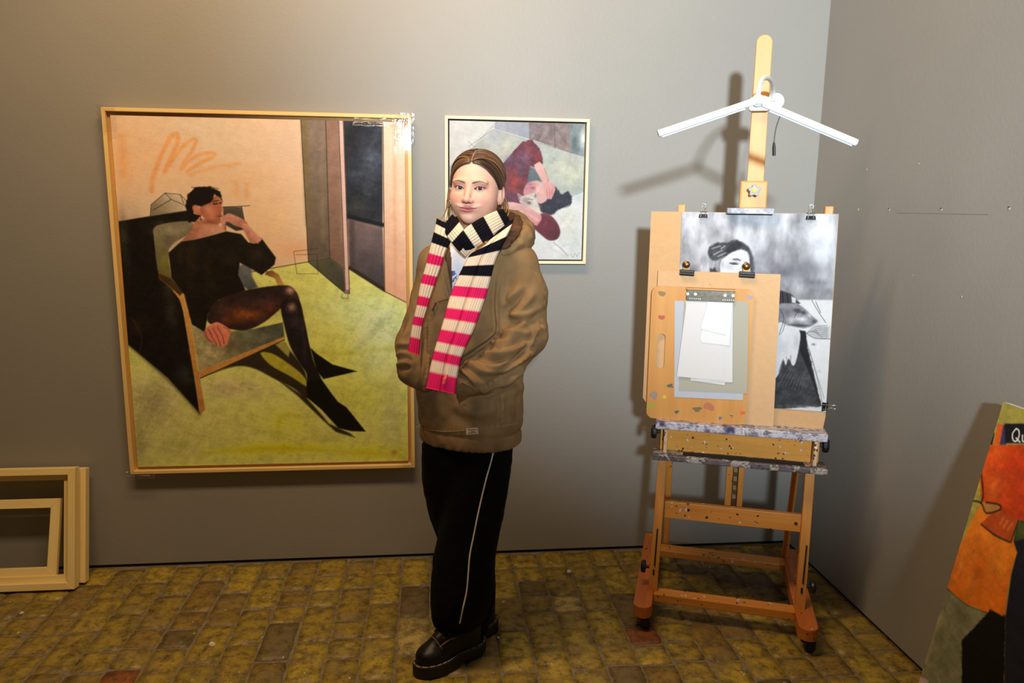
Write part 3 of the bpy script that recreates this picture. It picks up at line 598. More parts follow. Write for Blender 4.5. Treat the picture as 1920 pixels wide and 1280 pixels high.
# ------------------------------------------------------------------ canvas leaning against the right-hand wall
LA = math.atan2(.175, .985); th = .022
lx = np.array([0, -1.0, 0]); lz = np.array([math.sin(LA), 0, math.cos(LA)]); ln = np.array([-math.cos(LA), 0, math.sin(LA)])
LO = np.array([-.232, -1.235, .002]); LW, LH = .72, 1.003
can = thing('leaning_canvas', 'unframed canvas of orange and red shapes leaning against the grey wall', 'painting', tuple(LO)); OFF[can.name] = tuple(LO)
def uv_lean(px, py):
    q = at_plane(px, py, LO, ln)-LO; return (q@lx)/LW, (q@lz)/LH
cv = Canvas(380, 520, uv_lean, .42, 31).zoom(1500, 740, 2.371); P_ = cv.poly
cv.fill((168, 158, 74), .2)
cv.blob(900, 90, 40, 40, (150, 140, 60), .6); cv.blob(790, 420, 20, 80, (196, 176, 60), .7); cv.blob(740, 560, 30, 60, (150, 136, 60), .6)
P_([(880, 130), (912, 132), (906, 222), (860, 222)], (214, 92, 34)); P_([(905, 135), (925, 135), (915, 225), (888, 225)], (54, 58, 96)); P_([(836, 170), (866, 170), (856, 222), (830, 222)], (18, 16, 18), 1.5)
P_([(910, 128), (1400, 128), (1400, 215), (914, 215)], (24, 22, 26), tex=.3)
P_([(828, 224), (1400, 214), (1400, 570), (960, 560), (880, 520), (806, 472), (800, 350)], (222, 84, 26), tex=.25, c2=(198, 64, 22), g=[(840, 300), (996, 400)])
for x, y, rx, ry, c, al in ((960, 300, 80, 60, (196, 52, 18), .6), (860, 420, 40, 60, (228, 120, 40), .6), (990, 470, 60, 30, (176, 52, 20), .6), (880, 260, 40, 20, (232, 104, 40), .6)): cv.blob(x, y, rx, ry, c, al)
P_([(806, 478), (850, 530), (900, 560), (960, 640), (966, 700), (930, 830), (912, 990), (845, 970), (740, 930), (655, 866), (690, 720), (760, 570)], (232, 128, 34), tex=.2, c2=(216, 112, 28), g=[(850, 600), (800, 900)])
for x, y, rx, ry, c, al in ((800, 760, 30, 90, (206, 96, 24), .6), (880, 740, 50, 60, (238, 142, 44), .6), (720, 740, 12, 90, (236, 150, 60), .6), (870, 900, 30, 60, (240, 120, 26), .6), (760, 860, 12, 70, (180, 130, 50), .5)): cv.blob(x, y, rx, ry, c, al)
P_([(806, 570), (860, 520), (905, 520), (972, 560), (935, 652), (860, 620)], (190, 78, 30), tex=.2); P_([(806, 480), (885, 480), (890, 520), (830, 525)], (186, 128, 60), tex=.2)
for l in ([(806, 575), (870, 625), (935, 655)], [(760, 470), (805, 480), (830, 525), (890, 510), (885, 488), (830, 478)], [(972, 560), (940, 650)], [(655, 862), (740, 935), (845, 975)], [(806, 340), (815, 440), (806, 480)]): cv.line(l, 7, (34, 26, 20), .75, 1)
for l in ([(890, 575), (905, 550)], [(905, 590), (925, 560)], [(925, 600), (945, 570)]): cv.line(l, 8, (222, 120, 60), .7, 1)
P_([(972, 560), (1400, 560), (1400, 1500), (905, 1500), (915, 985), (940, 800), (966, 700), (950, 650)], (30, 31, 42), tex=.3); P_([(972, 560), (1030, 560), (1000, 640), (955, 650)], (70, 76, 34), tex=.4)
P_([(655, 862), (740, 935), (845, 975), (745, 1080), (722, 1300), (500, 1500), (400, 1500)], (126, 126, 96), tex=.25); cv.blob(720, 980, 60, 40, (96, 90, 66), .7); cv.blob(660, 1150, 40, 90, (116, 122, 88), .6); cv.line([(630, 980), (590, 1060), (560, 1180)], 26, (172, 160, 128), .5, 4)
P_([(845, 955), (915, 985), (905, 1500), (720, 1500), (722, 1090), (750, 1060)], (16, 14, 15), 1.5, tex=.3, rag=2); P_([(480, 1240), (560, 1260), (600, 1320), (400, 1500)], (196, 172, 178), 2)
cv.line([(962, 150), (946, 172), (948, 200), (962, 206), (974, 186), (974, 160), (962, 150)], 5, (240, 238, 236), 1, .7); cv.line([(962, 192), (978, 210)], 5, (240, 238, 236), 1, .7)
cv.line([(990, 180), (990, 204), (1000, 206), (1006, 184), (1008, 206)], 5, (240, 238, 236), 1, .7)
canvas_mesh('painted_canvas', cv, LO+ln*.0006, lx*LW, lz*LH, OIL, can, nrm=ln)
edge = plain('primed_edge', (226, 222, 216), .8)
V = [LO+lx*u*LW+lz*v*LH-ln*t for t in (0.0, th) for v in (0, 1) for u in (0, 1)]
obj('stretcher', MB().add(V, [(0, 1, 3, 2), (4, 6, 7, 5), (0, 4, 5, 1), (1, 5, 7, 3), (3, 7, 6, 2), (2, 6, 4, 0)]), edge, can)

# ------------------------------------------------------------------ empty frames leaning at the left
FY1, FY2 = wood('new_frame', (236, 206, 132), (246, 222, 156), 2, .5, 40), wood('new_frame_across', (236, 206, 132), (246, 222, 156), 0, .5, 40)
def empty_frame(label, xr, wd, ht, ybase, lean, face, depth, step):
    r = thing('picture_frame', label, 'frame', (xr-wd/2, ybase, 0.0), rot=(-lean, 0, 0), group=None)
    x0, x1, z0, z1 = -wd/2, wd/2, .0, ht
    frame_bars(r, x0, x1, z0, z1, depth, 0.0, face, vm=FY1, hm=FY2)
    if step:
        f = face+.0004
        for a, b in (((x0+f, z1-f-step), (x1-f, z1-f)), ((x0+f, z0+f), (x1-f, z0+f+step)), ((x0+f, z0+f+step), (x0+f+step, z1-f-step)), ((x1-f-step, z0+f+step), (x1-f, z1-f-step))):
            obj('inner_lip', MB().span((a[0], depth*.55, a[1]), (b[0], depth*.9, b[1])), FY2 if b[0]-a[0] > .2 else FY1, r)
    return r
empty_frame('front pale wood empty frame with a stepped profile, leaning on the wall', -2.998, .62, .472, -.200, .2, .027, .04, .022).location.z = .0085
empty_frame('pale wood empty frame standing behind the stepped one, against the wall', -2.980, .58, .453, -.148, .2, .03, .034, 0).location.z = .0075
fr3 = empty_frame('flat-faced empty wooden frame leaning inside the stepped frame opening', -3.080, .46, .300, -.162, .32, .036, .02, 0); fr3.location.z = .047

# ------------------------------------------------------------------ studio easel
EO = np.array([-.57, -.70]); EA = math.radians(-20); EXv = np.array([math.cos(EA), math.sin(EA)]); EYv = np.array([-EXv[1], EXv[0]])
def E(x, y, z):
    q = EO+EXv*x+EYv*y; return (q[0], q[1], z)
def ething(name, label, cat, base, group=None):
    r = thing(name, label, cat, E(*base), EA, group); OFF[r.name] = base; return r
WE = wood('easel_wood', (196, 124, 46), (214, 144, 62), 2, .45, 50, splat=.05)
WEX = wood('easel_wood_across', (196, 124, 46), (214, 144, 62), 0, .45, 50, splat=.14)
WEY = wood('easel_foot_wood', (168, 92, 38), (190, 108, 48), 1, .45, 50, splat=.10)
WLIT = wood('easel_wood_lit', (190, 138, 72), (206, 154, 88), 2, .5, 40)  # paler copy of the easel wood, carrying the stronger light up high
WTRAY = wood('easel_tray_wood', (200, 134, 44), (216, 150, 58), 0, .45, 50, splat=.21, splat_scale=60)
BLK = plain('black_plastic', (14, 14, 15), .45); STEEL = plain('steel', (190, 190, 186), .3, 1.0); WHITE = plain('white_plastic', (236, 234, 232), .45)
def encrusted(name, stops, sc):
    t = NT(name); v = t.coord((1, 1, 1)); f = t.noise(v, sc, 6, .7, .6); t.base(t.ramp(f, [(p, tuple(lin(c))) for p, c in stops])); t.bump(t.noise(v, sc*3, 4), .8, .006); t.set(Roughness=.5); return t.m
CR1 = encrusted('paint_crust', [(.25, (40, 36, 66)), (.4, (60, 58, 92)), (.48, (150, 142, 156)), (.54, (196, 190, 196)), (.6, (92, 92, 108)), (.68, (196, 160, 164)), (.8, (70, 54, 48))], 11)
CR2 = encrusted('paint_crust_dark', [(.25, (50, 36, 36)), (.4, (96, 84, 84)), (.48, (60, 50, 54)), (.54, (168, 160, 150)), (.6, (112, 96, 92)), (.7, (60, 60, 84)), (.8, (150, 60, 50))], 16)
ez = ething('studio_easel', 'orange wooden H-frame studio easel on casters, splashed with paint', 'easel', (0, 0.2, 0))
def foot(xc):
    pr = [(-.085, .066), (-.088, .085), (-.085, .108), (.545, .108), (.55, .085), (.545, .066)]
    mb = MB(); n = 14; top = []
    ol = [(xc-.033, .55), (xc-.033, -.04)]+[(xc+.033*math.cos(PI+PI*k/10), -.055+.032*math.sin(PI+PI*k/10)) for k in range(11)]+[(xc+.033, -.04), (xc+.033, .55)]
    V = [(x, y, z) for z in (.06, .106) for x, y in ol]; k = len(ol)
    mb.add(V, [tuple(range(k)), tuple(range(2*k-1, k-1, -1))]+[(i, (i+1) % k, (i+1) % k+k, i+k) for i in range(k)])
    o = obj('foot_beam', mb, WEY, ez, bevel=.004)
    for y in (-.030, .49):
        c = obj('caster', MB().lathe([(.012, -.017), (.030, -.017), (.034, -.011), (.034, .011), (.030, .017), (.012, .017)], (xc+.012, y, .034), (1, 0, 0), 24), BLK, o, smooth=False)
        c.parent = o; obj('caster_fork', MB().span((xc-.017, y-.012, .03), (xc+.017, y+.014, .0605)), BLK, o, bevel=.004)
    return o
OFF['foot'] = OFF[ez.name]
_old_obj = obj
def obj(name, mb, mat, parent=None, **kw):
    """parts of parts keep the offset of their thing"""
    if parent is not None and parent.name not in OFF:
        q = parent
        while q is not None and q.name not in OFF: q = q.parent
        if q is not None and all(abs(c) < 1e-9 for c in parent.location): OFF[parent.name] = OFF[q.name]
    return _old_obj(name, mb, mat, parent, **kw)
foot(-.291); foot(.268)
obj('front_rail', MB().span((-.258, .028, .070), (.236, .080, .102)), WEX, ez, bevel=.003)
obj('rear_rail', MB().span((-.258, .385, .080), (.236, .450, .108)), WEX, ez, bevel=.003)
for xb, xt in ((-.262, -.232), (.254, .256)):
    up = obj('front_post', MB().beam((xb, .062, .10), (xt, .196, 1.46), .032, .03), WE, ez, bevel=.002)
    obj('slot', MB().beam((xb+.002, .0530, .20), (xb+.006, .0668, .34), .005, .002), BLK, up)
    obj('slot', MB().beam((xb, .0510, .165), (xb, .0530, .185), .006, .002), BLK, up)
    obj('rear_leg', MB().beam((xb+.03 if xb < 0 else xb-.01, .47, .108), (xt, .225, 1.40), .022, .026), WE, ez, bevel=.002)
    sx = -1 if xb < 0 else 1
    k = obj('knob', MB().lathe([(.006, 0), (.006, .012), (.022, .014), (.024, .022), (.020, .03), (.008, .032)], (xb+sx*.017, .07, .185), (sx, 0, 0), 18), BLK, ez, smooth=False)
    obj('knob', MB().lathe([(.006, 0), (.006, .014), (.024, .016), (.026, .026), (.022, .034), (.008, .036)], (-.262 if sx < 0 else .272, .095, .70), (sx, 0, 0), 18), BLK, ez)
    obj('post_cap', MB().span((xt-.014, .18, 1.455), (xt+.014, .212, 1.512)), WLIT, ez, bevel=.004)
obj('middle_rail', MB().span((-.236, .094, .374), (.247, .118, .437)), WEX, ez, bevel=.002)
obj('screw', MB().lathe([(.006, 0), (.006, -.002)], (.222, .094, .405), (0, 1, 0), 12), plain('old_screw', (90, 70, 40), .4, .8), ez)
for x0, x1 in ((-.022, .000), (.020, .040)): obj('mast_rail', MB().span((x0, .150, .40), (x1, .180, 1.45)), WE, ez, bevel=.002)
rk = obj('rack', MB().span((.0005, .165, .42), (.0195, .178, .80)), plain('brass', (120, 92, 50), .4, .8), ez)
for k in range(7): obj('rack_tooth', MB().span((.004, .158, .45+k*.034), (.016, .166, .462+k*.034)), plain('old_steel', (170, 164, 150), .4, .9), rk)
# shelf and tray
obj('ledge', MB().span((-.280, .035, .728), (.292, .12, .7555)), CR1, ez, bevel=.003)
tp = obj('tray_panel', MB().span((-.262, .082, .640), (.275, .10, .728)), WTRAY, ez)
obj('tray_floor', MB().span((-.285, .016, .618), (.298, .10, .640)), CR2, ez, bevel=.004)
obj('groove', MB().span((-.18, .030, .6395), (.225, .066, .6425)), plain('groove_shade', (10, 9, 9), .95), ez)  # flat black strip stands in for the shaded recess of the groove
for x in (-.243, .258): obj('tray_end', MB().span((x-.006, .04, .640), (x+.006, .082, .728)), wood('tray_end_wood', (188, 150, 112), (206, 178, 150), 2, .5, 50, splat=.4, splat_scale=80), ez, bevel=.001)
# mast
pts = [(-.019, 1.42), (.036, 1.42), (.0305, 2.02)]+[(.0055+.025*math.cos(PI*k/12), 2.037+.025*math.sin(PI*k/12)) for k in range(13)]+[(-.0195, 2.02)]
pts = [(-.020, 1.42), (.036, 1.42)]+[(.0065+.0255*math.cos(PI*k/12), 2.037+.025*math.sin(PI*k/12)) for k in range(13)]
obj('mast', MB().prism(pts, .018, Matrix.Translation((0, .135, 0))), WLIT, ez, bevel=.002)
hb = obj('head_block', MB().span((-.042, .098, 1.500), (.047, .134, 1.592)), WLIT, ez, bevel=.006)
hl = obj('head_ledge', MB().span((-.080, .066, 1.483), (.070, .135, 1.502)), encrusted('grey_crust', [(.3, (120, 124, 138)), (.5, (160, 164, 176)), (.62, (196, 196, 200)), (.75, (150, 120, 110))], 30), ez, bevel=.003)
obj('sticker', MB().span((-.012, .0652, 1.485), (.012, .0660, 1.501)), plain('sticker_white', (196, 204, 216), .5), hl)
fl_ = []
for k in range(60):
    a = 2*PI*k/60; r = .0175+.0032*math.cos(5*a); fl_.append((.002+r*math.sin(a), 1.560+r*math.cos(a)))
kb = obj('flower_knob', MB().prism(fl_, .014, Matrix.Translation((0, .064, 0))), plain('knob_grey', (150, 148, 158), .5), ez, bevel=.002)
obj('knob_stem', MB().lathe([(.007, 0), (.007, .022)], (.002, .0775, 1.560), (0, 1, 0), 14), BLK, kb)
obj('knob_centre', MB().lathe([(.0075, 0), (.0075, -.003), (.005, -.004)], (.002, .064, 1.560), (0, 1, 0), 16), plain('yellow_plastic', (232, 208, 30), .5), kb)

# ------------------------------------------------------------------ boards, paper and clips on the easel
MDF = plain('hardboard', (196, 152, 104), .7, 0, .05, 60, .05)
MDF2 = plain('hardboard_new', (202, 160, 114), .7, 0, .05, 60, .05)
bd = ething('drawing_board', 'large tan hardboard panel standing on the easel shelf behind the drawing', 'board', (0, .105, .7556))
obj('panel', MB().prism([(-.333, .822), (-.318, .800), (-.30, .7558), (.284, .7558), (.289, .80), (.274, 1.487), (-.333, 1.487)], .0045, Matrix.Translation((0, .1005, 0))), MDF, bd)
# charcoal drawing
PYL = .098
def uv_char(px, py):
    o = np.array(E(0, PYL, 1.0)); n = np.array([EYv[0], EYv[1], 0]); q = at_plane(px, py, o, n)
    return ((q[:2]-EO)@EXv+.230)/.514, (q[2]-.818)/.668
cv = Canvas(310, 400, uv_char, .2, 41).zoom(1270, 390, 6.19); P_ = cv.poly
cv.fill((206, 206, 212), .06)
hN, wN = cv.h, cv.w; st = vnoise(hN, wN, 26, 60, 77, 4); st2 = vnoise(hN, wN, 30, 40, 78, 4)
yy = np.linspace(0, 1, hN)[:, None]; xx = np.linspace(0, 1, wN)[None, :]
g_ = 226-92*np.clip(st*1.5-.45, 0, 1)-70*np.clip(st2*1.8-.7, 0, 1)*np.clip(1.35-xx, 0, 1)-46*np.clip((yy-.1)*3.0, 0, 1)*np.clip(.6+st2*.6, 0, 1)
g_ = g_+26*np.clip((xx-.6)*2.4, 0, 1)*np.clip(1-yy*3.2, 0, 1); cv.a[:] = np.clip(g_, 60, 240)[..., None]*np.array([1, 1, 1.03])
cv.blob(420, 300, 90, 100, (140, 140, 146), .5); cv.blob(150, 560, 90, 120, (150, 150, 156), .5); cv.blob(1000, 470, 120, 90, (176, 176, 186), .4); cv.blob(1400, 700, 400, 90, (110, 110, 118), .55); cv.blob(1250, 760, 150, 60, (84, 84, 92), .5); cv.blob(1650, 250, 160, 200, (236, 236, 240), .7); cv.blob(150, 150, 60, 60, (236, 236, 240), .6); cv.blob(1600, 860, 200, 40, (100, 100, 108), .5)
P_([(348, 540), (372, 460), (420, 420), (480, 396), (590, 402), (636, 374), (730, 380), (830, 446), (884, 560), (896, 720), (850, 720), (842, 580), (812, 505), (740, 478), (640, 512), (560, 560), (480, 600), (392, 600)], (82, 82, 88), 2.0, rag=2, tex=.4, smooth=True)
P_([(560, 500), (640, 400), (740, 390), (760, 440), (700, 480), (610, 520)], (60, 60, 66), 2, tex=.4)
for l in ([(400, 470), (500, 440)], [(510, 470), (555, 440)], [(420, 540), (520, 490)], [(470, 560), (560, 520)]): cv.line(l, 12, (200, 200, 206), .7, 1.2)
P_([(590, 545), (640, 512), (740, 482), (812, 506), (838, 590), (850, 760), (500, 800), (486, 680), (510, 600)], (232, 232, 236), 1.5, tex=.04)
for x, y, rx, ry, c, al in ((600, 680, 60, 40, (196, 196, 202), .6), (660, 640, 50, 14, (60, 60, 66), .8), (690, 600, 50, 12, (84, 84, 90), .7), (800, 630, 24, 10, (84, 84, 90), .7), (790, 690, 20, 24, (150, 150, 158), .6), (520, 650, 20, 50, (180, 180, 188), .6)): cv.blob(x, y, rx, ry, c, al, .1)
cv.line([(610, 636), (650, 650), (700, 650)], 10, (44, 44, 50), .8, .9); cv.line([(650, 592), (700, 590), (735, 612)], 9, (66, 66, 72), .8, .9); cv.line([(520, 560), (490, 640), (486, 720)], 8, (120, 120, 126), .7, 1); P_([(370, 700), (430, 690), (460, 745), (370, 745)], (70, 70, 76), 2)
for l in ([(270, 680), (270, 740)], [(350, 640), (340, 740)], [(420, 640), (400, 700)]): cv.line(l, 14, (230, 230, 234), .6, 2)
P_([(900, 540), (1040, 560), (1090, 760), (900, 760)], (178, 178, 186), 6, .6)
cv.zoom(1410, 420, 3.37)
P_([(90, 478), (300, 478), (560, 480), (560, 1300), (90, 1300)], (230, 229, 230), 2, tex=.04)
P_([(60, 420), (190, 420), (250, 440), (310, 500), (180, 560), (60, 600)], (70, 70, 76), 1.5, tex=.3); 
for l in ([(195, 430), (200, 500)], [(225, 440), (232, 500)], [(250, 460), (280, 500)]): cv.line(l, 9, (26, 26, 30), .8, 1)
P_([(252, 455), (282, 470), (280, 500), (256, 495)], (222, 222, 226)); P_([(90, 540), (190, 500), (290, 500), (340, 535), (420, 612), (390, 640), (330, 660), (230, 640), (180, 620), (90, 640)], (150, 150, 156), 1.3, tex=.25)
for x, y, rx, ry, c, al in ((220, 560, 40, 40, (110, 110, 116), .8), (290, 545, 30, 16, (50, 50, 56), .8), (310, 600, 50, 16, (232, 232, 236), .9), (330, 560, 20, 14, (70, 70, 76), .8), (400, 615, 20, 14, (60, 60, 66), .8), (250, 610, 20, 20, (214, 214, 220), .8), (300, 640, 70, 10, (50, 50, 56), .8), (370, 580, 14, 14, (200, 200, 206), .8)): cv.blob(x, y, rx, ry, c, al, .2)
for l in ([(180, 540), (200, 600), (170, 690)], [(210, 620), (190, 680), (165, 700)], [(270, 590), (290, 560), (330, 555)], [(385, 482), (430, 560), (472, 622)], [(410, 490), (440, 560)]): cv.line(l, 5, (40, 40, 44), .8, .7)
for k in range(7): cv.line([(345+10*k, 690-4*k), (400+8*k, 650+12*k), (480, 640+12*k)], 5, (70, 70, 76), .6, .9)
P_([(345, 690), (420, 640), (495, 650), (495, 720), (400, 722)], (150, 150, 154), 4, .5); cv.line([(345, 690), (400, 720), (500, 726)], 5, (40, 40, 44), .8, .7)
P_([(90, 960), (300, 670), (340, 680), (360, 820), (432, 1150), (90, 1170)], (66, 66, 70), 1.5, tex=.5, rag=1.5)
P_([(300, 670), (338, 676), (350, 800), (420, 1120), (380, 1000), (300, 800)], (36, 36, 40), 1.5, tex=.3)
P_([(90, 720), (170, 700), (230, 645), (302, 680), (292, 790), (268, 880), (248, 890), (226, 850), (206, 890), (190, 860), (150, 960), (90, 980)], (222, 222, 226), 1.3, tex=.06, smooth=True)
cv.blob(200, 780, 40, 60, (196, 196, 202), .5); cv.blob(280, 740, 20, 50, (180, 180, 188), .6)
for l in ([(210, 840), (220, 880)], [(240, 830), (238, 880)], [(190, 850), (160, 930)]): cv.line(l, 5, (60, 60, 66), .7, .8)
for k in range(8): cv.line([(160+20*k, 1010+8*k), (230+14*k, 900+10*k)], 5, (120, 120, 124), .5, .9)
for l in ([(345, 740), (400, 940), (436, 1120)], [(360, 790), (420, 1000), (450, 1100)]): cv.line(l, 4, (60, 60, 64), .7, .7)
cv.blob(390, 760, 14, 8, (90, 90, 94), .6); cv.blob(420, 930, 20, 10, (190, 190, 194), .5)
for k in range(5): cv.blob(160+60*k, 1150, 30, 12, (160, 160, 164), .4, .4)
dr = ething('charcoal_drawing', 'black and white charcoal drawing of a resting head on white paper', 'drawing', (.027, PYL, .818))
def prism_grid(cv_, name, x0, z0, wx, hz, yl, mat, root, shear=(0, 0)):
    off = OFF[root.name]; h, w_ = cv_.h, cv_.w
    u = np.linspace(0, 1, w_)[None, :]; v = np.linspace(1, 0, h)[:, None]
    X = x0+wx*u+shear[0]*(1-v)+0*v; Z = z0+hz*v+0*u; Y = yl-.0012*np.sin(u*3.1)*(v**2)+0*v
    i = np.arange(h*w_).reshape(h, w_); F = np.stack([i[1:, :-1], i[1:, 1:], i[:-1, 1:], i[:-1, :-1]], -1).reshape(-1, 4)
    return grid_obj(name, np.stack([X, Y, Z], -1).reshape(-1, 3), F, cv_.lin(), mat, root)
cv.a = np.clip(cv.a*.88-4, 6, 235)
sheet_o = prism_grid(cv, 'paper_sheet', -.230, .818, .502, .668, PYL, vcol('charcoal_paper', .8, .2), dr, (.016, 0))
so = sheet_o.modifiers.new('thickness', 'SOLIDIFY'); so.thickness = .0006; so.offset = -1
b2 = ething('drawing_board', 'smaller tan hardboard panel clipped in front of the charcoal drawing', 'board', (-.09, .085, .7556))
obj('panel', MB().prism([(-.296, .7558), (.120, .7558), (.106, 1.285), (-.299, 1.285)], .004, Matrix.Translation((0, .083, 0))), MDF2, b2)
obj('nail', MB().tube([(-.120, .083, 1.243), (-.120, .074, 1.246)], .0012, 8), STEEL, b2)
# clipboard-style sketch board with hand slot
def rrect(x0, x1, z0, z1, r, n=6):
    o = []
    for cx, cz, a0 in ((x1-r, z1-r, 0), (x0+r, z1-r, PI/2), (x0+r, z0+r, PI), (x1-r, z0+r, 1.5*PI)):
        o += [(cx+r*math.cos(a0+PI/2*k/n), cz+r*math.sin(a0+PI/2*k/n)) for k in range(n+1)]
    return o
def plate_with_hole(outer, inner, y0, y1):
    bm = bmesh.new()
    def loop(P, y): 
        vs = [bm.verts.new((x, y, z)) for x, z in P]
        return vs, [bm.edges.new((vs[i], vs[(i+1) % len(vs)])) for i in range(len(vs))]
    for y in (y0, y1):
        a, ea = loop(outer, y); b, eb = loop(inner, y)
        bmesh.ops.triangle_fill(bm, use_beauty=True, edges=ea+eb)
        if y == y0: A, B = a, b
        else:
            for P, Q in ((A, a), (B, b)):
                for i in range(len(P)): bm.faces.new((P[i], P[(i+1) % len(P)], Q[(i+1) % len(P)], Q[i]))
    bm.verts.index_update(); mb = MB(); mb.add([v.co for v in bm.verts], [tuple(v.index for v in f.verts) for f in bm.faces]); bm.free(); return mb
cb = ething('sketch_board', 'brown clipboard with hand slot and metal clip, stained with paint', 'clipboard', (-.145, .072, .7556))
WCB = wood('worn_hardboard', (188, 128, 56), (204, 144, 70), 2, .5, 20, splat=-.02, splat_scale=26)
obj('panel', plate_with_hole(rrect(-.316, .026, .7558, 1.232, .024), rrect(-.290, -.262, .939, 1.064, .0138), .070, .0745), WCB, cb)
mc = MB(); mc.prism([(-.198, 1.186), (-.038, 1.186), (-.040, 1.224), (-.197, 1.224)], .0025, Matrix.Translation((0, .0575, 0)))
cl = obj('metal_clip', mc, plain('worn_steel', (112, 104, 92), .3, .9, .25, 90), cb, bevel=.0008)
obj('clip_roll', MB().tube([(-.199, .063, 1.2265), (-.037, .063, 1.2265)], .005, 12), plain('rust_steel', (170, 130, 88), .4, .7), cl)
obj('clip_base', MB().span((-.196, .0595, 1.196), (-.040, .0702, 1.224)), plain('old_steel', (170, 164, 150)), cl)
for x in (-.194, -.168, -.070, -.044):
    obj('clip_hole', MB().lathe([(.0052, 0), (.0052, -.0006)], (x, .0574, 1.210), (0, 1, 0), 14), plain('white_glint', (228, 226, 220), .5), cl)
for k in range(6): 
    for x0 in (-.186, -.076): obj('clip_rivet', MB().lathe([(.0018, 0), (.0018, -.0007)], (x0+k*.007, .0574, 1.194), (0, 1, 0), 8), plain('white_glint', (228, 226, 220)), cl)
for x, z, r, c in ((-.279, 1.122, .011, (176, 76, 48)), (-.281, 1.205, .012, (136, 104, 58)), (-.292, .84, .014, (150, 130, 120)), (-.255, .838, .007, (210, 180, 40)), (-.10, .815, .018, (180, 106, 74)), (.013, .80, .008, (226, 84, 30)), (-.236, .88, .010, (92, 90, 74)), (-.06, .775, .006, (96, 112, 140)), (-.21, .785, .007, (70, 92, 80)), (.010, 1.205, .010, (150, 140, 150)), (-.14, .800, .013, (112, 100, 72)), (-.300, .80, .012, (150, 160, 50))):
    st_ = [(x+r*(1+.35*math.sin(3*a+x*90)+.2*math.sin(5*a+z*70))*math.cos(a), z+.9*r*(1+.3*math.sin(2*a+z*80))*math.sin(a)) for a in np.linspace(0, 2*PI, 18, endpoint=False)]
    obj('paint_stain', MB().prism(st_, .0003, Matrix.Translation((0, .0697, 0))), plain('stain_%d_%d_%d' % c, c, .5), cb)
obj('pin', MB().lathe([(.004, 0), (.0035, -.004), (.001, -.005)], (-.022, .070, .790), (0, 1, 0), 12), STEEL, cb)
# loose sheets held by the clip, back to front
CARD = plain('card_white', (220, 218, 216), .8)
PW = [plain('paper_white', (210, 206, 204), .8), plain('paper_grey', (168, 162, 146), .8), plain('paper_cool', (178, 180, 188), .8)]
sh = [('cool grey paper sheet, rearmost and lowest on the clipboard', [(-.237, 1.183), (.006, 1.183), (.012, .846), (-.221, .840)], 2),
      ('warm grey paper sheet with a rounded corner on the clipboard', [(-.205, 1.186), (-.002, 1.192), (.009, 1.184), (.024, .872), (-.207, .866)], 1),
      ('white paper strip showing at the bottom edge of the clipped white sheets', [(-.20, 1.188), (-.06, 1.188), (-.052, .896), (-.168, .905)], 0),
      ('white paper sheet slanting out to the right among the clipped sheets', [(-.15, 1.188), (-.043, 1.188), (-.027, .908), (-.150, .905)], 0),
      ('white paper sheet slanting out to the left among the clipped sheets', [(-.196, 1.187), (-.07, 1.19), (-.055, .912), (-.216, .917)], 0),
      ('small white note card, lower one under the clip', [(-.125, 1.185), (-.045, 1.185), (-.046, 1.037), (-.138, 1.043), (-.144, 1.055)], 0),
      ('small white note card, slanting front one over the other card', [(-.126, 1.1845), (-.0455, 1.1855), (-.061, 1.073), (-.145, 1.091)], 0)]
for k, (lb, ol, mi) in enumerate(sh):
    y = .0690-.0019*k; zb = min(q[1] for q in ol); xb = sum(q[0] for q in ol)/len(ol)
    r = ething('paper_sheet' if k < 5 else 'note_card', lb, 'paper' if k < 5 else 'card', (xb, y, zb))
    obj('sheet', MB().prism(ol, .0005, Matrix.Translation((0, y-.0006, 0))), CARD if k > 4 else PW[mi], r)
    if k == 4:
        for x, z in ((-.102, 1.01), (-.084, .99)): obj('pencil_mark', MB().prism([(x, z), (x+.006, z+.001), (x+.005, z+.003)], .0002, Matrix.Translation((0, y-.0009, 0))), plain('pencil_lilac', (190, 184, 200), .8), r)
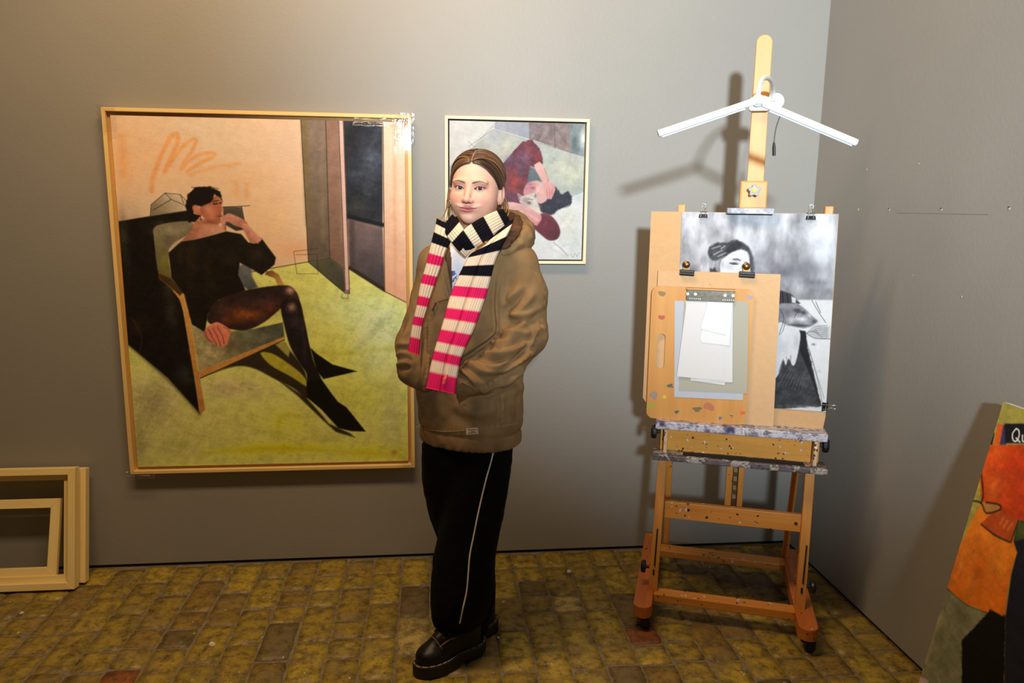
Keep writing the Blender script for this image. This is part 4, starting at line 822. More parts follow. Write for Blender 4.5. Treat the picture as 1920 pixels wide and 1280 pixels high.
# binder clips
def binder(label, x, y, z, wd, ht, big_, rotz=0.0, side=False):
    r = ething('binder_clip', label, 'clip', (x, y, z), 'black binder clips on the easel boards')
    r.rotation_euler = (0, rotz, EA); OFF[r.name] = (0, 0, 0)
    if big_:
        obj('clip_body', MB().prism([(-wd/2, -ht), (wd/2, -ht*1.15), (wd/2, ht*.1), (-wd/2, ht*.25)], .010, Matrix.Translation((0, -.008, 0))), BLK, r, bevel=.002)
        obj('clip_spine', MB().tube([(-wd/2, -.010, -ht*.6), (wd/2, -.010, -ht*.7)], .006, 12), BLK, r)
        obj('clip_handle', MB().lathe([(.001, -.004), (.012, -.003), (.013, 0), (.012, .003), (.001, .004)], (-.004, .000, .020), (0, 1, 0), 20), plain('bronze', (132, 98, 56), .35, .9), r, smooth=True)
        obj('handle_neck', MB().span((-.014, -.002, -.002), (.007, .002, .018)), plain('bronze', (132, 98, 56)), r)
    else:
        obj('clip_body', MB().add([(-wd*.40, -.002, 0), (wd*.40, -.002, 0), (wd*.5, -.012, -ht), (-wd*.5, -.012, -ht), (-wd*.40, .010, 0), (wd*.40, .010, 0), (wd*.5, .014, -ht), (-wd*.5, .014, -ht)], [(0, 1, 2, 3), (0, 4, 5, 1), (4, 7, 6, 5), (1, 5, 6, 2), (0, 3, 7, 4), (3, 2, 6, 7)]), BLK, r, bevel=.0008)
        for yy_, sg in ((-.012, -1), (.013, 1)):
            P = [(-wd*.28, yy_, -ht*.9), (-wd*.20, yy_*.5, .004), (-wd*.13, 0.2*yy_, .015), (-wd*.22, .2*yy_, .021), (-wd*.1, .2*yy_, .026), (wd*.1, .2*yy_, .026), (wd*.22, .2*yy_, .021), (wd*.13, .2*yy_, .015), (wd*.20, yy_*.5, .004), (wd*.28, yy_, -ht*.9)]
            obj('wire_handle', MB().tube(spline(P, 5), .0012, 6), STEEL, r, smooth=True)
    return r
binder('small black binder clip on the top edge of the drawing, beside its sketched head', -.157, .1035, 1.489, .030, .021, False)
binder('small black binder clip on the top edge of the drawing, near its right corner', .188, .1035, 1.489, .032, .022, False)
binder('big black clip with bronze handle over the drawing edge beside the face', -.200, .080, 1.288, .048, .016, True)
binder('big black clip with bronze handle right over the sketched nose', -.002, .080, 1.288, .050, .016, True)
binder('black binder clip biting the side of the drawing near its bottom corner', .294, .1035, .836, .032, .020, False, PI/2)

# ------------------------------------------------------------------ lamp clamped on the mast
lp = ething('easel_lamp', 'white two-armed tube lamp clamped on the easel mast', 'lamp', (.006, .10, 1.80))
obj('clamp_plate', MB().prism(rrect(-.030, .036, 1.818, 1.862, .008), .030, Matrix.Translation((0, .103, 0))), WHITE, lp, bevel=.003)
obj('clamp_disc', MB().lathe([(.020, 0), (.026, -.004), (.026, -.026), (.021, -.030)], (.052, .125, 1.846), (0, 1, 0), 28), WHITE, lp, smooth=False)
def eloc(px, py, yl):
    q = at_plane(px, py, np.array(E(0, yl, 1.0)), np.array([EYv[0], EYv[1], 0.0])); return Vector(((q[:2]-EO)@EXv, (q[:2]-EO)@EYv, q[2]))
gp = [eloc(*q) for q in ((1449, 184, .088), (1449.5, 166, .05), (1446, 152, -.05), (1438, 146, -.17), (1429, 149, -.29), (1424, 162, -.39), (1421, 180, -.455))]
obj('gooseneck', MB().tube(spline(gp, 8), .0068, 14), WHITE, lp, smooth=True)
obj('neck_collar', MB().lathe([(.012, 0), (.0125, .006), (.012, .022), (.008, .024)], tuple(eloc(1449, 190, .094)), (0, 0, 1), 20), WHITE, lp)
hub_c = eloc(1421, 189, -.462)
obj('hub', MB().lathe([(.004, -.013), (.014, -.012), (.017, 0), (.014, .012), (.004, .013)], tuple(hub_c), (0, 1, 0), 24), WHITE, lp, smooth=True)
obj('switch_panel', MB().box(tuple(hub_c+Vector((.004, -.0135, -.009))), (.020, .002, .005)), plain('print_green', (120, 140, 126), .5), lp)
for a, b in ((eloc(1412, 191, -.468), eloc(1236, 250, -.511)), (eloc(1430, 194, -.470), eloc(1604, 267, -.43))):
    t = obj('light_tube', MB().tube([a, b], .0092, 20), WHITE, lp, smooth=False)
    d = Vector(b)-Vector(a); d.normalize()
    obj('end_cap', MB().tube([Vector(b), Vector(b)+d*.003], .0094, 20), plain('cap_grey', (200, 198, 200), .5), t)
    obj('seam_strip', MB().beam(Vector(a)+d*.02+Vector((0, -.0006, -.0090)), Vector(b)-d*.008+Vector((0, -.0006, -.0090)), .008, .001), plain('strip_grey', (176, 172, 178), .5), t)
cdp = spline([(.072, .112, 1.832), (.074, .112, 1.812), (.066, .108, 1.79), (.058, .106, 1.755), (.056, .106, 1.715)], 6)
cbl = obj('cord', MB().tube(cdp, .0018, 8), plain('cord_grey', (70, 70, 74), .6), lp, smooth=True)
obj('plug', MB().tube([(.056, .106, 1.716), (.057, .106, 1.700), (.059, .105, 1.674)], [.0035, .0055, .0055], 10), BLK, lp)

# ------------------------------------------------------------------ modelling by distance fields (the standing person)
def grid3(lo, hi, h):
    ax = [np.arange(a, b+h, h, dtype=np.float32) for a, b in zip(lo, hi)]
    return np.meshgrid(*ax, indexing='ij')+[ax]
def nets(F, ax):
    """surface nets: quads round the zero level of F"""
    nx, ny, nz = F.shape; s = F < 0
    c = np.zeros((nx-1, ny-1, nz-1), np.int8)
    cor = [(i, j, k) for i in (0, 1) for j in (0, 1) for k in (0, 1)]
    for i, j, k in cor: c += s[i:nx-1+i, j:ny-1+j, k:nz-1+k]
    act = (c > 0) & (c < 8); I, J, K = np.nonzero(act); idx = np.full(act.shape, -1, np.int64); idx[I, J, K] = np.arange(len(I))
    P = np.zeros((len(I), 3)); cnt = np.zeros(len(I))
    val = {q: F[I+q[0], J+q[1], K+q[2]].astype(float) for q in cor}
    for a in cor:
        for d in range(3):
            if a[d] == 0:
                b = list(a); b[d] = 1; b = tuple(b); va, vb = val[a], val[b]; m_ = (va < 0) != (vb < 0)
                t = np.where(m_, va/np.where(m_, va-vb, 1), 0); p = np.array(a, float)+np.eye(3)[d]*t[:, None]
                P += p*m_[:, None]; cnt += m_
    P /= cnt[:, None]; h = [x[1]-x[0] for x in ax]
    V = np.stack([ax[0][I]+P[:, 0]*h[0], ax[1][J]+P[:, 1]*h[1], ax[2][K]+P[:, 2]*h[2]], -1)
    Q = []
    for d in range(3):
        sl0 = [slice(None)]*3; sl1 = [slice(None)]*3; sl0[d] = slice(0, -1); sl1[d] = slice(1, None)
        a, b = s[tuple(sl0)], s[tuple(sl1)]; e, f = [x for x in range(3) if x != d]
        m_ = a != b; m_ = m_.copy()
        for q in (e, f):
            z = [slice(None)]*3; z[q] = 0; m_[tuple(z)] = False; z[q] = -1; m_[tuple(z)] = False
        L = np.array(np.nonzero(m_)).T
        if not len(L): continue
        def cell(de, df):
            q = L.copy(); q[:, e] += de; q[:, f] += df; return idx[q[:, 0], q[:, 1], q[:, 2]]
        quad = np.stack([cell(-1, -1), cell(0, -1), cell(0, 0), cell(-1, 0)], -1)
        fl2 = a[L[:, 0], L[:, 1], L[:, 2]]; fl2 = fl2 if d != 1 else ~fl2
        quad[~fl2] = quad[~fl2][:, ::-1]; Q.append(quad)
    Q = np.concatenate(Q); Q = Q[(Q >= 0).all(1)]
    return V, Q
def smin(a, b, k): 
    h = np.clip(.5+.5*(b-a)/k, 0, 1); return b*(1-h)+a*h-k*h*(1-h)
def smax(a, b, k): return -smin(-a, -b, k)
def ell(X, Y, Z, c, r):
    q = np.sqrt(((X-c[0])/r[0])**2+((Y-c[1])/r[1])**2+((Z-c[2])/r[2])**2); return (q-1)*min(r)
def caps(X, Y, Z, a, b, ra, rb):
    a = np.asarray(a, float); b = np.asarray(b, float); e = b-a
    t = np.clip(((X-a[0])*e[0]+(Y-a[1])*e[1]+(Z-a[2])*e[2])/(e@e), 0, 1)
    return np.sqrt((X-a[0]-t*e[0])**2+(Y-a[1]-t*e[1])**2+(Z-a[2]-t*e[2])**2)-(ra+(rb-ra)*t)
def vnormals(V, Q):
    n = np.cross(V[Q[:, 2]]-V[Q[:, 0]], V[Q[:, 3]]-V[Q[:, 1]]); N = np.zeros_like(V)
    for k in range(4): np.add.at(N, Q[:, k], n)
    return N/(np.linalg.norm(N, axis=1, keepdims=True)+1e-12)
def relax(V, Q, it=2, lam=.5):
    for _ in range(it):
        S = np.zeros_like(V); c = np.zeros(len(V))
        for k in range(4):
            np.add.at(S, Q[:, k], V[Q[:, (k+1) % 4]]+V[Q[:, (k-1) % 4]]); np.add.at(c, Q[:, k], 2)
        V = V*(1-lam)+lam*S/np.maximum(c, 1)[:, None]
    return V
_NT = np.random.RandomState(3).rand(64, 64, 64).astype(np.float32)
def n3(P, sc, octv=2):
    out = np.zeros(len(P)); amp = 1.0
    for o in range(octv):
        q = P*sc*(2**o)+100.3*(o+1); i = np.floor(q).astype(int); f = q-i; f = f*f*(3-2*f); r = 0
        for a in (0, 1):
            for b in (0, 1):
                for c in (0, 1):
                    w_ = (f[:, 0] if a else 1-f[:, 0])*(f[:, 1] if b else 1-f[:, 1])*(f[:, 2] if c else 1-f[:, 2])
                    r = r+w_*_NT[(i[:, 0]+a) & 63, (i[:, 1]+b) & 63, (i[:, 2]+c) & 63]
        out += amp*(r-.5); amp *= .5
    return out
def to_px(P):
    q = P-CAM; z = q@FX; return np.stack([960+FPX*(q@RX)/z, 640-FPX*(q@UX)/z], -1)
def plines(U, pts):
    """distance, side and position of pixel points U along a pixel polyline"""
    P = np.asarray(pts, float); d = np.full(len(U), 1e9); sd = np.zeros(len(U)); tt = np.zeros(len(U)); n = len(P)
    for i in range(n-1):
        e = P[i+1]-P[i]; q = e@e+1e-9; t = np.clip(((U-P[i])@e)/q, 0, 1); r = U-P[i]-t[:, None]*e
        dd = np.hypot(r[:, 0], r[:, 1]); k = dd < d; d = np.where(k, dd, d)
        sd = np.where(k, np.sign(e[0]*r[:, 1]-e[1]*r[:, 0]), sd); tt = np.where(k, (i+t)/(n-1), tt)
    return d, sd, tt

HY = -.74
person = thing('person', 'person in a tan canvas jacket, striped scarf and black track trousers, hands in pockets', 'person', (-1.51, -.76, 0.0))
OFF[person.name] = (-1.51, -.76, 0.0)
# ---- head, face and neck
psi = math.radians(19.0); rol = math.radians(2.2)
hf = np.array([-math.sin(psi), -math.cos(psi), .03]); hf /= np.linalg.norm(hf)
hl_ = np.array([math.cos(psi), -math.sin(psi), -math.sin(rol)]); hl_ -= hf*(hl_@hf); hl_ /= np.linalg.norm(hl_); hu = np.cross(hl_, hf); hu = hu if hu[2] > 0 else -hu
HO = at(879, 351.5, -.825)-hf*.085
def h2w(P): P = np.atleast_2d(P); return HO+P[:, :1]*hl_+P[:, 1:2]*hf+P[:, 2:3]*hu
A, B, C, ax = grid3((-.095, -.13, -.20), (.095, .122, .125), .00145)
Aa = np.abs(A)
F = ell(A, B, C, (0, -.012, .034), (.073, .092, .077))
F = smin(F, ell(A, B, C, (0, .020, -.022), (.0655, .067, .080)), .03)
F = smin(F, ell(A, B, C, (0, .018, -.058), (.0545, .056, .042)), .025)
F = smin(F, ell(Aa, B, C, (.034, .047, -.030), (.027, .028, .026)), .030)
F = smin(F, ell(A, B, C, (0, .070, -.0880), (.019, .0165, .0150)), .022)
F = smin(F, ell(Aa, B, C, (.028, .077, .017), (.024, .010, .008)), .014)
F = smax(F, -ell(Aa, B, C, (.0305, .1015, -.001), (.022, .018, .0135)), .014)
F = smin(F, caps(A, B, C, (0, .082, .006), (0, .1005, -.033), .0062, .0085), .012)
F = smin(F, ell(A, B, C, (0, .1025, -.0365), (.0105, .0105, .0088)), .006)
F = smin(F, ell(Aa, B, C, (.0112, .0935, -.0392), (.0070, .0090, .0064)), .005)
F = smax(F, -ell(Aa, B, C, (.0065, .0985, -.0455), (.0042, .005, .0032)), .002)
F = smin(F, ell(A, B, C, (0, .0745, -.061), (.022, .0095, .010)), .012)
Cm = C-.0030*np.clip(Aa/.026, 0, 1.3)**2
F = smin(F, ell(A, B, Cm, (0, .0830, -.0575), (.0235, .0085, .0042)), .007)
F = smin(F, ell(A, B, Cm, (0, .0840, -.0665), (.0200, .0098, .0058)), .006)
F = smax(F, -ell(A, B, Cm, (0, .0960, -.0618), (.027, .0078, .0013)), .002)
F = smin(F, ell(Aa, B, C, (.0305, .0705, -.001), (.0150, .0143, .0138)), .004)
ha = .0048*(1-((Aa-.0305)/.0142)**2); ec = -.0018+.10*(Aa-.0305)
op = np.maximum(np.abs(C-ec)-ha, .072-B); F = smax(F, -op, .0012)
ear = ell(Aa, B, C, (.0735, -.014, -.012), (.0115, .0175, .031)); ear = smax(ear, -ell(Aa, B, C, (.0845, -.009, -.007), (.0075, .0095, .018)), .004)
F = smin(F, ear, .006)
F = smin(F, caps(A, B, C, (0, -.020, -.06), (0, -.046, -.26), .050, .054), .03)
V, Q = nets(F, ax); V = relax(V, Q, 1, .35)
a, b, c = V.T; aa = np.abs(a)
col = np.tile(np.array((226., 174., 150.)), (len(V), 1))
def tint(m_, cc, k=1.0):
    global col
    m_ = (np.clip(m_, 0, 1)*k)[:, None]; col = col*(1-m_)+np.array(cc, float)*m_
fr_ = (b > .03)
G = lambda x, y, rx, ry: np.exp(-((aa-x)/rx)**2-((c-y)/ry)**2)
tint(G(.040, -.035, .018, .016)*fr_, (226, 150, 128), .45); tint(G(0, -.038, .014, .012)*fr_, (226, 150, 130), .4); tint(G(0, -.088, .02, .012)*fr_, (232, 176, 158), .4); tint(G(0, .05, .03, .02)*fr_, (232, 186, 164), .5)
# brows, lids, lips; shade painted into the lip crease and nostrils
bc = np.interp(aa, [.010, .020, .032, .044, .052], [.0125, .0158, .0190, .0178, .0135]); bt = np.interp(aa, [.009, .013, .034, .052], [.0, .0022, .0020, .0004])
tint((bt+.0008-np.abs(c-bc))/.0012*fr_*(aa > .009)*(aa < .053), (112, 74, 52), .8)
ev = -.0018+.10*(aa-.0305); hh = .0048*np.clip(1-((aa-.0305)/.0155)**2, 0, 1)
tint(np.exp(-((aa-.034)/.013)**2-((c-.0045)/.0055)**2)*fr_*(c > ev), (164, 84, 70), .8)
tint(np.exp(-((np.abs(c-ev)-hh)/.0016)**2)*fr_*(b > .07)*(np.abs(aa-.031) < .0165)*np.where(c > ev, 1, .5), (52, 28, 24), .95)
tint(np.exp(-((aa-.045)/.006)**2-((c-.001)/.004)**2)*fr_, (150, 74, 62), .6); tint(np.exp(-((aa-.030)/.013)**2-((c+.011)/.004)**2)*fr_, (206, 146, 128), .5)
lu = np.interp(aa, [0, .004, .010, .020, .0265], [-.0555, -.0535, -.0545, -.0590, -.0615]); ll = np.interp(aa, [0, .010, .020, .0265], [-.0720, -.0708, -.0662, -.0618])
cm = c-.0030*np.clip(aa/.026, 0, 1.3)**2
tint(np.minimum((lu-.0003-cm)/.0012+.5, (cm-ll+.0008)/.0012+.5)*fr_*(aa < .0268), (192, 104, 102), .85); tint(np.exp(-((cm+.0618)/.0010)**2)*fr_*(aa < .0275), (126, 58, 58), .9)
tint(np.exp(-((aa-.0065)/.0035)**2-((c+.0440)/.0022)**2)*fr_*(b > .085), (120, 62, 50), .8); tint(np.exp(-((aa-.021)/.004)**2-((c+.036)/.008)**2)*fr_, (206, 140, 118), .35)
SKIN = vcol('skin', .5, .35); SKIN.node_tree.nodes['Principled BSDF'].inputs['Subsurface Weight'].default_value = .08; SKIN.node_tree.nodes['Principled BSDF'].inputs['Subsurface Radius'].default_value = (.01, .004, .002)
body = grid_obj('body', h2w(V), Q, lin(np.clip(col, 0, 255)), SKIN, person)
OFF[body.name] = OFF[person.name]
gz = np.array([math.sin(math.radians(14)), math.cos(math.radians(14)), -.02]); gz /= np.linalg.norm(gz)
for s_ in (-1, 1):
    U_, W_ = 40, 28; th_ = np.linspace(0, PI, W_); ph_ = np.linspace(0, 2*PI, U_, endpoint=False)
    w0 = gz; u0 = np.cross(w0, (0, 0, 1.)); u0 /= np.linalg.norm(u0); v0 = np.cross(u0, w0)
    Pn = np.array([w0*math.cos(t)+(u0*math.cos(p)+v0*math.sin(p))*math.sin(t) for t in th_ for p in ph_])
    tt_ = np.repeat(th_, U_); ec_ = np.tile(np.array((206., 196., 190.)), (len(Pn), 1))
    ec_[tt_ < .54] = (44, 48, 52); ec_[tt_ < .46] = (78, 86, 88); ec_[tt_ < .24] = (12, 11, 12)
    Fq = np.array([(i*U_+j, i*U_+(j+1) % U_, (i+1)*U_+(j+1) % U_, (i+1)*U_+j) for i in range(W_-1) for j in range(U_)])
    grid_obj('eye', h2w(Pn*.0124+np.array((s_*.0305, .0700, -.001))), Fq, lin(ec_), vcol('eye_surface', .12, .6), body)
# ---- hair
A, B, C, ax = grid3((-.10, -.13, -.13), (.10, .115, .135), .0019)
Aa = np.abs(A)
Hs = ell(A, B, C, (0, -.013, .036), (.0805, .0985, .0825))
Hs = smin(Hs, ell(Aa, B, C, (.055, -.005, -.004), (.027, .040, .045)), .02)
Hs = smin(Hs, ell(A, B, C, (0, -.070, -.050), (.062, .040, .060)), .03)
az = np.degrees(np.arctan2(Aa, B+.012))
zc = np.interp(az, [0, 10, 22, 32, 40, 50, 60, 72, 84, 94, 104, 116, 180], [.070, .0675, .061, .052, .041, .028, .013, .000, -.006, -.004, -.03, -.095, -.10])
Hs = smax(Hs, (zc-C)*.8, .006)
Hs = smax(Hs, -(ell(Aa, B, C, (.0735, -.012, -.013), (.016, .020, .033))), .004)
Hs = Hs+.0035*np.exp(-((A+.001)/.0028)**2)*(C > .05)*(B > -.03)
V, Q = nets(Hs, ax); V = relax(V, Q, 1, .4); N = vnormals(V, Q); a, b, c = V.T
s_ = b+.55*(.115-c)+.25*np.abs(a); st = n3(np.stack([s_*260, np.sign(a)*7, c*6], -1), 1, 3); st2 = n3(np.stack([s_*70, np.sign(a)*3, c*4], -1), 1, 2)
V = V+N*(.0030*st+.0034*st2)[:, None]
t_ = np.clip(.5+st*1.1+st2*.7, 0, 1)[:, None]; col = np.array((40., 25., 17.))*(1-t_)+np.array((120., 82., 52.))*t_
k = (np.exp(-((a+.001)/.0022)**2)*(c > .062)*(b > -.02))[:, None]; col = col*(1-.75*k)+np.array((206., 160., 132.))*.75*k
k = np.clip((-.04-c)/.05, 0, 1)[:, None]; col = col*(1-k)+np.array((170., 124., 58.))*k
HAIRM = vcol('hair_fibre', .38, .5)
hair = grid_obj('hair', h2w(V), Q, lin(col), HAIRM, person); OFF[hair.name] = OFF[person.name]
hs = MB(); hc = []; rh = random.Random(9)
for k in range(130):
    sg = rh.choice((-1, 1)); b0 = rh.uniform(-.06, .075); P = []; lo_ = rh.uniform(.55, 1.0)
    for t in np.linspace(0, lo_, 12):
        ang = .04+t*1.72; bb = b0-.085*t**1.3+rh.uniform(-.0006, .0006); kk = math.sqrt(max(1-((bb+.013)/.0995)**2, .05)); grow = 1.0+.02*math.sin(t*2.5)
        P.append(np.array((sg*.0825*kk*math.sin(ang)*grow, bb, .036+.0845*kk*math.cos(ang)*grow)))
    P = np.array(P); az_ = np.degrees(np.arctan2(np.abs(P[:, 0]), P[:, 1]+.012)); zl = np.interp(az_, [0, 10, 22, 32, 40, 50, 60, 72, 84, 94, 104, 116, 180], [.070, .0675, .061, .052, .041, .028, .013, .000, -.006, -.004, -.03, -.095, -.10])
    P = P[P[:, 2] > zl+.001]
    if len(P) < 4: continue
    m0 = len(hs.v); hs.tube(h2w(P), [.0014*math.sin(PI*(i+.6)/(len(P)+.2))+.0002 for i in range(len(P))], 5, cap=False)
    tn = rh.random(); hc += [np.array((50., 32., 21.))*(1-tn)+np.array((136., 96., 62.))*tn]*(len(hs.v)-m0)
tag(grid_obj('hair_strands', np.array(hs.v), np.array(hs.f), lin(np.array(hc)), HAIRM, hair), kind='stuff')
def strand(pts, r, c0, c1, n=7):
    P = spline([at(x, y, Y) for x, y, Y in pts], 8); m_ = len(P); mb = MB().tube(P, [r*(1-.75*i/(m_-1)) for i in range(m_)], n)
    t = np.repeat(np.linspace(0, 1, m_), n)[:, None]; cc = np.array(c0, float)*(1-t)+np.array(c1, float)*t
    o = grid_obj('loose_strand', np.array(mb.v), np.array([f for f in mb.f if len(f) == 4]), lin(cc), HAIRM, hair); return o
BR_, BL_ = (96, 62, 38), (206, 158, 60)
for pts in ([(842, 352, -.77), (839, 375, -.775), (836, 395, -.775), (829, 407, -.775), (818, 408, -.775), (815, 401, -.775)], [(844, 355, -.77), (842, 380, -.775), (839, 402, -.775), (836, 422, -.775), (838, 438, -.775)],
            [(846, 360, -.765), (845, 385, -.77), (843, 405, -.77), (841, 430, -.77)], [(843, 358, -.775), (840, 382, -.78), (834, 400, -.78), (827, 411, -.78), (820, 411, -.78)], [(848, 372, -.765), (847, 390, -.765), (850, 400, -.775), (857, 404, -.785)],
            [(845, 365, -.76), (843, 390, -.765), (844, 412, -.765), (845, 432, -.77)]): strand(pts, .0028, BR_, BL_)
for pts in ([(944, 372, -.735), (948, 385, -.74), (949, 396, -.75), (941, 403, -.76), (930, 408, -.77), (921, 412, -.775)], [(943, 374, -.74), (946, 388, -.75), (942, 397, -.76), (932, 401, -.77), (926, 399, -.775)],
            [(947, 370, -.73), (952, 385, -.735), (954, 398, -.74), (950, 408, -.75)], [(941, 378, -.74), (945, 392, -.75), (946, 402, -.76), (938, 408, -.77)]): strand(pts, .0034, BR_, (196, 146, 56))
GOLD = plain('gold', (226, 200, 150), .25, 1.0)
for lx_, ly_, Y in ((841, 381, -.785), (931.5, 383, -.790)):
    obj('hoop_earring', MB().torus(at(lx_, ly_, Y), .0105, .0011, (.85, .5, 0.05) if lx_ < 900 else (.9, .35, 0)), GOLD, person, smooth=True)

# ---- jacket
JF = np.array([-math.sin(math.radians(27)), -math.cos(math.radians(27)), 0]); JL = np.array([math.cos(math.radians(27)), -math.sin(math.radians(27)), 0])
lo = at(715, 845, HY); hi = at(1050, 395, HY)
X, Y, Z, ax = grid3((lo[0], -1.02, lo[2]), (hi[0], -.52, hi[2]), .0046)
zpy = lambda py: at(885, py, HY)[2]
sec = [(826, 882, .163, .120), (814, 882, .166, .124), (800, 882, .164, .121), (785, 881, .170, .124), (740, 880, .174, .126), (680, 881, .173, .125), (600, 885, .170, .122), (530, 889, .166, .115), (490, 893, .158, .108), (462, 895, .130, .090), (440, 896, .092, .075), (420, 896, .072, .066)]
zs = np.array([zpy(s[0]) for s in sec]); xs = np.array([at(s[1], s[0], HY)[0] for s in sec]); ws = np.array([s[2] for s in sec]); ds = np.array([s[3] for s in sec])
zi = ax[2]; cx = np.interp(zi, zs, xs)[None, None, :]; W_ = np.interp(zi, zs, ws)[None, None, :]; D_ = np.interp(zi, zs, ds)[None, None, :]
u = (X-cx)*JL[0]+(Y-HY)*JL[1]; v = (X-cx)*JF[0]+(Y-HY)*JF[1]
q = (np.abs(u/W_)**2.3+np.abs(v/D_)**2.3)**(1/2.3); F = (q-1)*np.minimum(W_, D_)
F = np.maximum(F, np.maximum(zpy(824)-Z, Z-zpy(428)))
def chain(F, pts, k=.03, kk=.02):
    P = [(at(x, y, Yd), r) for x, y, Yd, r in pts]; G_ = None
    for (p0, r0), (p1, r1) in zip(P, P[1:]):
        d = caps(X, Y, Z, p0, p1, r0, r1); G_ = d if G_ is None else smin(G_, d, kk)
    return G_
armL = chain(F, [(948, 480, -.765, .054), (968, 496, -.795, .063), (984, 550, -.830, .065), (987, 628, -.850, .062), (946, 682, -.912, .055), (894, 709, -.938, .046), (872, 718, -.930, .042)])
armR = chain(F, [(840, 480, -.70, .055), (820, 495, -.69, .058), (806, 560, -.70, .056), (776, 645, -.735, .055), (778, 692, -.80, .050), (795, 708, -.83, .045)])
F = smin(F, armL, .007); F = smin(F, armR, .009)
V, Q = nets(F, ax); V = relax(V, Q, 2, .5); N = vnormals(V, Q); U = to_px(V)
facing = np.clip(-(N@FX)*2.0, 0, 1)
z4 = lambda L: [(720+x/3.556, 500+y/3.556) for x, y in L]
folds = [([(755, 430), (850, 440), (960, 350)], .010, 7), ([(690, 500), (790, 510), (900, 450), (985, 430)], .012, 7), ([(625, 570), (740, 590), (860, 560), (960, 500)], .011, 7), ([(520, 620), (600, 660), (680, 700), (800, 680)], .010, 6), ([(500, 670), (560, 720), (620, 790)], .008, 5),
         ([(830, 310), (930, 320), (1060, 260)], .006, 7), ([(780, 270), (850, 200), (930, 120)], .006, 8), ([(690, 790), (800, 740), (930, 650)], -.006, 6), ([(1040, 330), (1000, 480), (900, 640), (800, 720)], .004, 4),
         ([(180, 350), (150, 440), (90, 540)], .006, 6), ([(80, 600), (130, 580), (190, 590)], .007, 5), ([(80, 660), (140, 640), (200, 650)], .007, 5), ([(110, 520), (170, 520), (220, 540)], .006, 5), ([(130, 700), (170, 640), (180, 600)], -.005, 5),
         ([(310, 400), (300, 560), (270, 760), (240, 1000)], .005, 5), ([(280, 420), (262, 700), (215, 980)], -.004, 4), ([(480, 900), (600, 960), (760, 950)], .005, 12), ([(520, 820), (560, 930), (700, 900)], -.004, 8), ([(780, 830), (790, 960), (785, 1060)], .004, 4), ([(940, 720), (935, 900), (915, 1080)], .004, 6), ([(800, 820), (900, 760), (960, 720)], -.008, 7), ([(640, 960), (620, 1040), (640, 1080)], .003, 8), ([(330, 860), (380, 980), (360, 1060)], .004, 10), ([(820, 540), (760, 590), (700, 540)], .004, 6), ([(1075, 400), (1030, 420), (1000, 400)], .005, 7)]
folds += [([(770, 60), (752, 230), (760, 430), (700, 500), (626, 552), (506, 640), (492, 715)], -.010, 4), ([(985, 690), (900, 748), (830, 800), (740, 845), (670, 868), (630, 850)], -.010, 4), ([(1000, 160), (940, 250), (850, 330)], .006, 8), ([(600, 620), (700, 660), (800, 640), (900, 570)], .007, 5), ([(1010, 560), (930, 600), (850, 660)], .006, 6)]
for L, amp, w_ in folds:
    d, sd, t = plines(U, spline(z4(L), 5)); env = np.sin(PI*np.clip(t, .02, .98))**.6*facing
    V = V+N*(1.9*amp*env*(np.exp(-(d/w_)**2)-.55*np.exp(-((d*sd-1.9*w_)/w_)**2)))[:, None]
hemz = np.clip((zpy(797)-V[:, 2])/.012, 0, 1); hd = np.exp(-((V[:, 2]-zpy(799))/.006)**2)
V = V+N*(.004*n3(V, 16, 2)+.0016*n3(V, 60, 2)+.0022*np.sin(V[:, 0]*420+V[:, 1]*380)*hemz*.5-.003*hd)[:, None]
wear = n3(V, 30, 3); wr_ = n3(V, 9, 2)
col = np.array((132., 103., 68.))*(1+.16*wear+.14*wr_)[:, None]
seams = [[(1085, 60), (1060, 330), (1000, 520), (900, 640), (790, 745), (640, 820)], [(785, 840), (795, 950), (788, 1085)], [(300, 330), (310, 480), (275, 720), (245, 1000)], [(215, 1065), (400, 1092), (640, 1075), (900, 1040)], [(620, 790), (560, 740), (500, 665)], [(1000, 30), (1060, 60)]]
for L in seams:
    d, sd, t = plines(U, spline(z4(L), 5)); m_ = (np.exp(-(d/2.2)**2)*facing)[:, None]; lt = (.5+.5*np.sin(t*150))[:, None]
    col = col*(1-.35*m_)+(np.array((186., 150., 104.))*lt+np.array((110., 82., 48.))*(1-lt))*.35*m_
# open neck: faces inside the V are removed, the lining shows behind
vee = np.array([(826, 425), (915, 425), (896, 462), (866, 530), (851, 572), (842, 560), (835, 500)])
def in_poly(U, P):
    r = np.zeros(len(U), bool)
    for i in range(len(P)):
        (x0, y0), (x1, y1) = P[i], P[(i+1) % len(P)]
        r ^= ((y0 > U[:, 1]) != (y1 > U[:, 1])) & (U[:, 0] < x0+(U[:, 1]-y0)*(x1-x0)/(y1-y0+1e-9))
    return r
front = (N@JF) > .1
iv = in_poly(U, vee) & front & (V[:, 1] < HY)
Qj = Q[~iv[Q].all(1)]
CANV = vcol('canvas_cloth', .82, .2, .25, 700)
jacket = grid_obj('jacket', V, Qj, lin(np.clip(col, 0, 255)), CANV, person); OFF[jacket.name] = OFF[person.name]
jm = jacket.modifiers.new('cloth', 'SOLIDIFY'); jm.thickness = .004; jm.offset = -1
JT = BVHTree.FromPolygons([tuple(p) for p in V], [tuple(q) for q in Q])
def stick(tree, px, py, lift=.002, fall=-.85):
    d = Vector(ray(px, py)).normalized(); h = tree.ray_cast(Vector(CAM), d)
    return Vector(at(px, py, fall)) if h[0] is None else h[0]-d*lift
